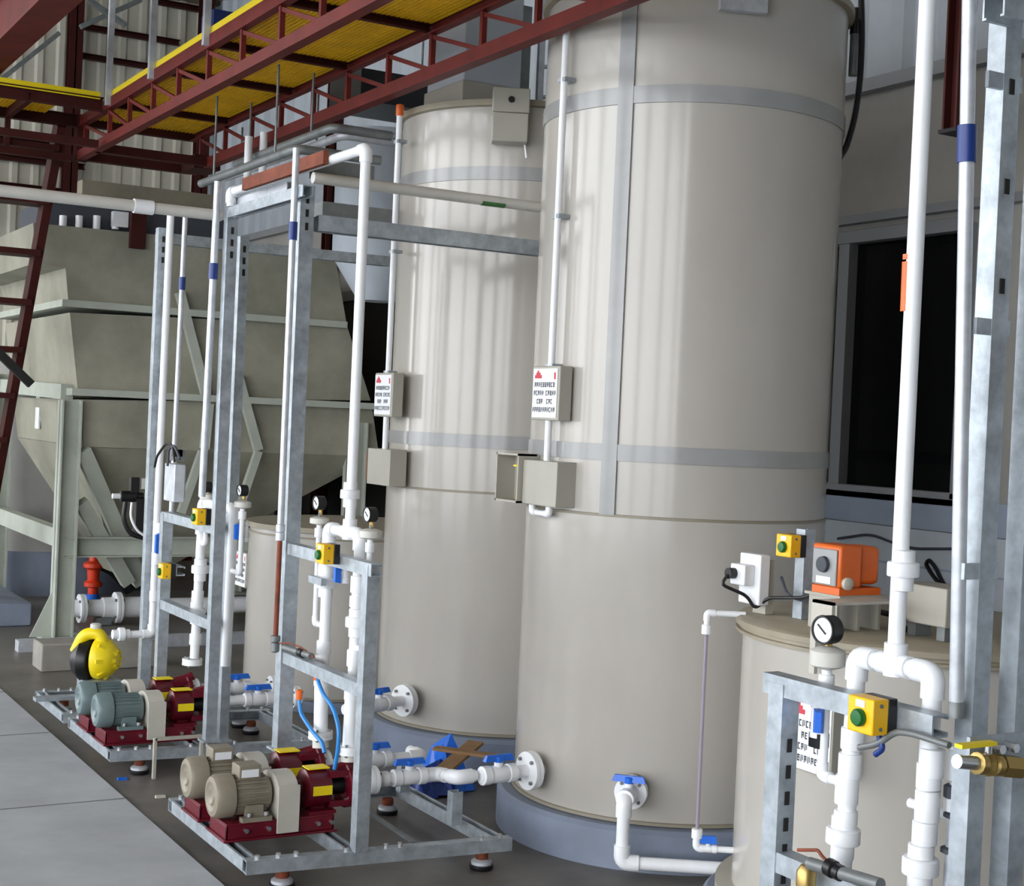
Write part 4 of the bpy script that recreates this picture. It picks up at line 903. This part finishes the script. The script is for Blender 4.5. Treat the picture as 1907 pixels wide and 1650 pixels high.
MB().channel((lx, ly, zt_), (4.4, ly, zt_), .08, .13).build('front_tie', 'frame_paint', cl_)
MB().bar(ony(150, 935, ly), ony(238, 1085, ly + .2), .09, .07, up=Y_).build('diagonal_brace', 'frame_paint', cl_)
MB().bar((lx, ly + .1, 1.62), (lx, 11.95, 1.66), .08, .1).build('top_tie', 'frame_paint', cl_)
p = onx(80, 785, 2.46); MB().box((2.42, 11.0, 1.35), (2.432, 11.12, 1.62)).build('data_sheet', 'white', cl_)
# drip plate and pipes on top
p = f(240, 445); MB().box((p.x, CYF - .05, p.z - .06), (p.x + .1, CYF, p.z + .2)).build('lug', 'maroon_dark', cl_)
a, c = f(85, 400), f(318, 420); du = thing('launder_duct', 'dark grey duct along the top of the clarifier with short white pipes', 'duct', (a.x, 10.0, a.z))
MB().box((a.x, 9.9, 2.702), (c.x + .5, 10.6, 2.86)).build('duct', 'ink', du)
for x in (120, 150, 183, 218): q = f(x, 412); MB().tube(V((q.x, 9.84, q.z - .05)), V((q.x, 9.84, q.z + .04)), .024).build('stub_pipe', 'pvc', du)
p = f(226, 408); MB().cbox((p.x, 9.84, p.z), (.1, .06, .1)).build('white_box', 'pvc', du)
a, c = ony(150, 352, 10.5), ony(400, 378, 10.5); tag(MB().box((a.x, 10.45, c.z - .05), (c.x, 10.6, c.z + .05)).build('walkway_beam', 'lid'), 'dull brown horizontal beam above the clarifier', 'beam')
# horizontal cream pipes
def hpipe(label, a, c, Y, r, mt='pvc_grey', cps=(), mark=None):
    p, q = ony(*a, Y), ony(*c, Y); p.z = q.z = (p.z + q.z) / 2
    t = thing('process_pipe', label, 'pipe', p); MB().tube(p, q, r, 20).build('pipe', mt, t)
    for x, y in cps: k_ = ony(x, y, Y); MB().tube((k_.x - .04, Y, p.z), (k_.x + .04, Y, p.z), r * 1.25).build('coupling', 'pvc', t)
    if mark: k_, l_ = ony(*mark[0], Y), ony(*mark[1], Y); b = MB(); A = [math.radians(g) for g in range(200, 301, 12)]; ff = lambda x_, rr_: [V((x_, Y + math.cos(g) * rr_, p.z + math.sin(g) * rr_)) for g in A]; b.loft(ff(k_.x, r) + ff(k_.x, r + .001)[::-1], ff(l_.x, r) + ff(l_.x, r + .001)[::-1]); b.build('green_mark', 'green_mark', t)
    return t
hpipe('cream horizontal pipe at the left under the catwalk, with a white coupling', (-60, 352), (412, 398), 6.05, .024, cps=((267, 381),))
hpipe('cream horizontal pipe crossing in front of the second tank to the largest tank', (583, 328), (1015, 390), 5.3, .022, mark=((895, 378), (938, 384)))
a, c = onx(455, 344, 2.12), onx(607, 292, 2.12); tag(MB().bar(a, V((c.x, c.y, a.z)), .02, .05).build('rusty_angle', 'rust'), 'rust brown angle iron running back above the strut posts', 'angle iron')
for i, (a, c, lab) in enumerate((((375, 338), (552, 282), 'grey pipe running back just under the catwalk, nearer the strut posts'), ((440, 300), (620, 244), 'grey pipe running back just under the catwalk, nearer the second tank'), ((420, 330), (640, 253), 'pale tray edge running back between the two grey pipes under the catwalk'))):
    p, q = onx(*a, 2.5 + .2 * i), onx(*c, 2.5 + .2 * i); p.z = q.z = (p.z + q.z) / 2; sp = thing('service_pipe', lab, 'pipe', p); MB().path([p, q, q + X_ * (.42 if i == 0 else .3)], .022, 14, .05).build('pipe', 'dull_steel' if i < 2 else 'galv_pale', sp); [MB().tube(p.lerp(q, k_), p.lerp(q, k_) + Z * (3.19 - p.z), .006).build('hanger_rod', 'dull_steel', sp) for k_ in (.15, .8)]
for x, y0_, y1_, lab in ((462, 290, 335, 'short white vertical pipe hanging under the catwalk, left one'), (490, 282, 330, 'short white vertical pipe hanging under the catwalk, right one')):
    p, q = ony(x, y0_, 7.4), ony(x - 2, y1_, 7.4); tag(MB().tube((p.x, 7.4, p.z + .1), (p.x, 7.4, q.z), .02).build('drop_pipe', 'pvc'), lab, 'pipe')
a = ony(750, 185, 6.9); bd = thing('black_duct', 'black duct box under the catwalk at the left of the second tank top', 'duct', a)
MB().box((a.x - .28, 6.8, a.z - .06), (a.x + .25, 7.2, a.z + .1)).build('duct', 'black', bd)
for i in (-.2, .2): MB().tube((a.x + i, 7.1, a.z + .1), (a.x + i, 7.1, ZR), .006).build('hanger_rod', 'dull_steel', bd)
for i in range(3): MB().tube((a.x + .02 + .09 * i, 6.9, a.z - .1), (a.x + .02 + .09 * i, 6.9, a.z - .06), .02).build('nozzle', 'pvc', bd)
vs = thing('pale_vessel', 'pale blue grey cone bottomed vessel behind, left of the second tank', 'vessel', (4.25, 9.2, 0))
vx = ony(690, 500, 8.8); vr = .3
MB().lathe((vx.x + .05, 8.8, ony(690, 480, 8.8).z), Z, [(.12, -.28), (vr, 0), (vr, ony(690, 262, 8.8).z - ony(690, 480, 8.8).z), (vr + .02, ony(690, 262, 8.8).z - ony(690, 480, 8.8).z + .01), (vr + .02, ony(690, 255, 8.8).z - ony(690, 480, 8.8).z + .02), (0, ony(690, 250, 8.8).z - ony(690, 480, 8.8).z + .03)], 40).build('shell', 'cladding_blue', vs)
for z_ in (2.55, 2.95): MB().bar((vx.x + .1, 8.8, z_), (XW - .04, 8.8, z_), .05, .05).build('wall_bracket', 'dull_steel', vs)
do_ = struct(MB().box((XW - .02, 9.5, 0), (XW, 12.6, 2.48)).build('gap_shade_panel', 'black_matte')); MB().box((XW - .04, 9.42, 0), (XW, 9.5, 2.56)).build('gap_shade_edge_strip', 'dull_steel', do_); MB().box((XW - .04, 9.42, 2.48), (XW, 12.68, 2.56)).build('gap_shade_top_strip', 'dull_steel', do_)  # shadowed gap painted as a black panel on the wall, with added edge strips

# ------------------------------------------------------------------ catwalk, landing, stair
XN, XF, ZL0, ZU0 = 2.12, 2.79, 3.0, 3.2
YE = onx(150, 294, XN).y; Y0 = 3.3
cw = thing('catwalk', 'maroon truss catwalk with yellow grating running overhead from upper left to top centre', 'catwalk', (2.45, 6, 3))
for X, wd in ((XN, .05), (XF, .055)):
    MB().bar((X, Y0, ZL0), (X, YE, ZL0), wd, wd).build('lower_chord', 'maroon', cw)
    MB().channel((X, Y0, ZU0), (X, YE, ZU0), .04, .058, flip=1 if X == XN else -1).build('upper_chord', 'maroon', cw)
nearY = [onx(x, 294 - .524 * (x - 147) - 45, XN).y for x in (160, 205, 242, 286, 333, 389, 452, 524, 601)]
farY = [onx(x, 246 - .43 * (x - 450), XF).y for x in (333, 375, 420, 469, 524, 584, 648, 724, 805, 900, 1003)]
for X, ys in ((XN, nearY), (XF, farY)):
    ys = sorted([y for y in ys if Y0 < y < YE], reverse=True)
    while ys[-1] > Y0 + .4: ys.append(ys[-1] - (ys[-2] - ys[-1]))
    for i, y in enumerate(ys):
        MB().bar((X, y, ZL0 + .02), (X, y, ZU0 - .03), .022, .022).build('web_post', 'maroon', cw)
        if i + 1 < len(ys): MB().bar((X, y, ZU0 - .04), (X, ys[i + 1], ZL0 + .02), .014, .018).build('web_diagonal', 'maroon', cw)
cross = [onx(x, 200 - .63 * (x - 205), XN).y for x in (207, 307, 393, 524)]
while cross[-1] > Y0 + .9: cross.append(cross[-1] - .66)
for y in cross: MB().channel((XN, y, ZU0), (XF, y, ZU0), .03, .035).build('cross_beam', 'maroon_dark', cw)
for y in (YE, YE - .35): MB().bar((XN, y, ZL0), (XF, y, ZL0), .05, .05).build('end_beam', 'maroon_dark', cw)
MB().bar((XN, YE, ZU0), (XF, YE, ZU0), .05, .05).build('end_beam', 'maroon_dark', cw)
MB().box((XF - .08, YE - .3, ZL0 - .03), (XF + .08, YE - .05, ZL0 + .05)).build('end_bracket', 'maroon_dark', cw)
MB().box((XN - .03, YE - .02, ZL0 - .03), (XN + .04, YE + .04, ZU0 + .04)).build('end_post', 'maroon_dark', cw)
def grating(t, x0, x1, y0, y1, z_, along='Y'):
    b = MB(); n = max(2, int((x1 - x0) / .022))
    for i in range(n + 1): x = x0 + (x1 - x0) * i / n; b.box((x - .006, y0, z_), (x + .006, y1, z_ + .022))
    k_ = max(2, int((y1 - y0) / .042))
    for i in range(k_ + 1): y = y0 + (y1 - y0) * i / k_; b.box((x0, y - .0035, z_ + .003), (x1, y + .0035, z_ + .02))
    return b.build('grating_panel', 'yellow_frp', t, smooth=False)
edges = [YE] + [y for y in cross if Y0 < y < YE - .1] + [Y0]
for i in range(len(edges) - 1):
    if edges[i] - edges[i + 1] > .1: grating(cw, XN + .01, XF - .01, edges[i + 1] + .006, edges[i] - .006, ZU0 + .016)
YS = 8.24
MB().box((XN - .012, Y0, ZU0 + .02), (XN - .004, YS, ZU0 + .065)).build('toe_board', 'yellow_bright', cw)
posts = [onx(x, y, XN - .03).y for x, y in ((201, 200), (281, 150), (383, 90))]
posts += [posts[-1] - 1.05, posts[-1] - 2.1]
for y in posts:
    if y > Y0: MB().bar((XN - .03, y, ZU0 - .02), (XN - .03, y, ZU0 + 1.05), .03, .03).build('handrail_post', 'galv_pale', cw)
for z_ in (1.05, 1.0 - .1): pass
MB().tube((XN - .03, Y0, ZU0 + 1.07), (XN - .03, YS, ZU0 + 1.07), .02).build('handrail', 'galv_pale', cw)
MB().box((XN + .06, posts[2] + .18, ZU0 + .04), (XN + .2, posts[2] + .36, ZU0 + .2)).build('junction_box', 'blue_dark', cw)
# columns that carry it
b = MB(); bm_ = thing('landing', 'yellow grated landing joining the far end of the catwalk, at the left edge', 'landing', (1.2, 8.7, 3.1))
for y in (YS, YE): MB().channel((-.2, y, ZU0), (XN - .03, y, ZU0), .04, .075, flip=1).build('edge_beam', 'maroon_dark', bm_); MB().bar((-.2, y, ZL0 - .02), (XN - .05, y, ZL0 - .02), .04, .04).build('lower_chord', 'maroon_dark', bm_)
MB().box((-.2, YS - .012, ZU0 + .025), (XN - .05, YS - .004, ZU0 + .065)).build('toe_board', 'yellow_bright', bm_)
for i, x in enumerate((.1, .5, .9, 1.3, 1.7)):
    MB().bar((x, YE, ZL0), (x, YE, ZU0 - .03), .03, .03).build('web_post', 'maroon_dark', bm_); MB().channel((x, YS, ZU0 - .012), (x, YE, ZU0 - .012), .03, .05).build('cross_beam', 'maroon_dark', bm_)
    grating(bm_, x - .2 + .006, x + .2 - .006, YS + .03, YE - .03, ZU0 + .016)
stt = thing('staircase', 'dark maroon steel stair descending from the landing at the left edge', 'stair', (1.7, 10, 0))
sx1 = onx(95, 262, 2.0); 
for X in (2.0, 1.3): MB().bar((X, YE + .02, ZU0 - .02), (X, YE + 2.1, .02), .05, .12).build('stringer', 'maroon_dark', stt)
for i in range(11):
    f_ = (i + .5) / 11; MB().box((1.3, YE + .02 + 2.08 * f_ - .1, ZU0 - .02 - 3.2 * f_ - .02), (2.0, YE + .02 + 2.08 * f_ + .1, ZU0 - .02 - 3.2 * f_ + .015)).build('tread', 'maroon_dark', stt)
a, c = ony(-20, 640, 9.4), ony(58, 716, 9.4); tag(MB().bar(a, c, .05, .05).build('stair_brace', 'black_matte'), 'dark diagonal brace in front of the pale clarifier side, left edge', 'brace')
a = onz(75, 72, 3.3); gb = thing('overhead_beam', 'big dark red steel beam crossing the top left corner overhead', 'beam', (a.x, 5, 3.3))
MB().box((a.x - .16, .4, 3.3), (a.x, YB - .5, 3.312)).build('bottom_flange', 'maroon', gb); MB().box((a.x - .085, .4, 3.312), (a.x - .075, YB - .5, 3.6)).build('web', 'maroon', gb); MB().box((a.x - .16, .4, 3.6), (a.x, YB - .5, 3.612)).build('top_flange', 'maroon', gb)
# pipe supports from the roof for the catwalk
for y in (8.6, 5.9, 3.6):
    pass
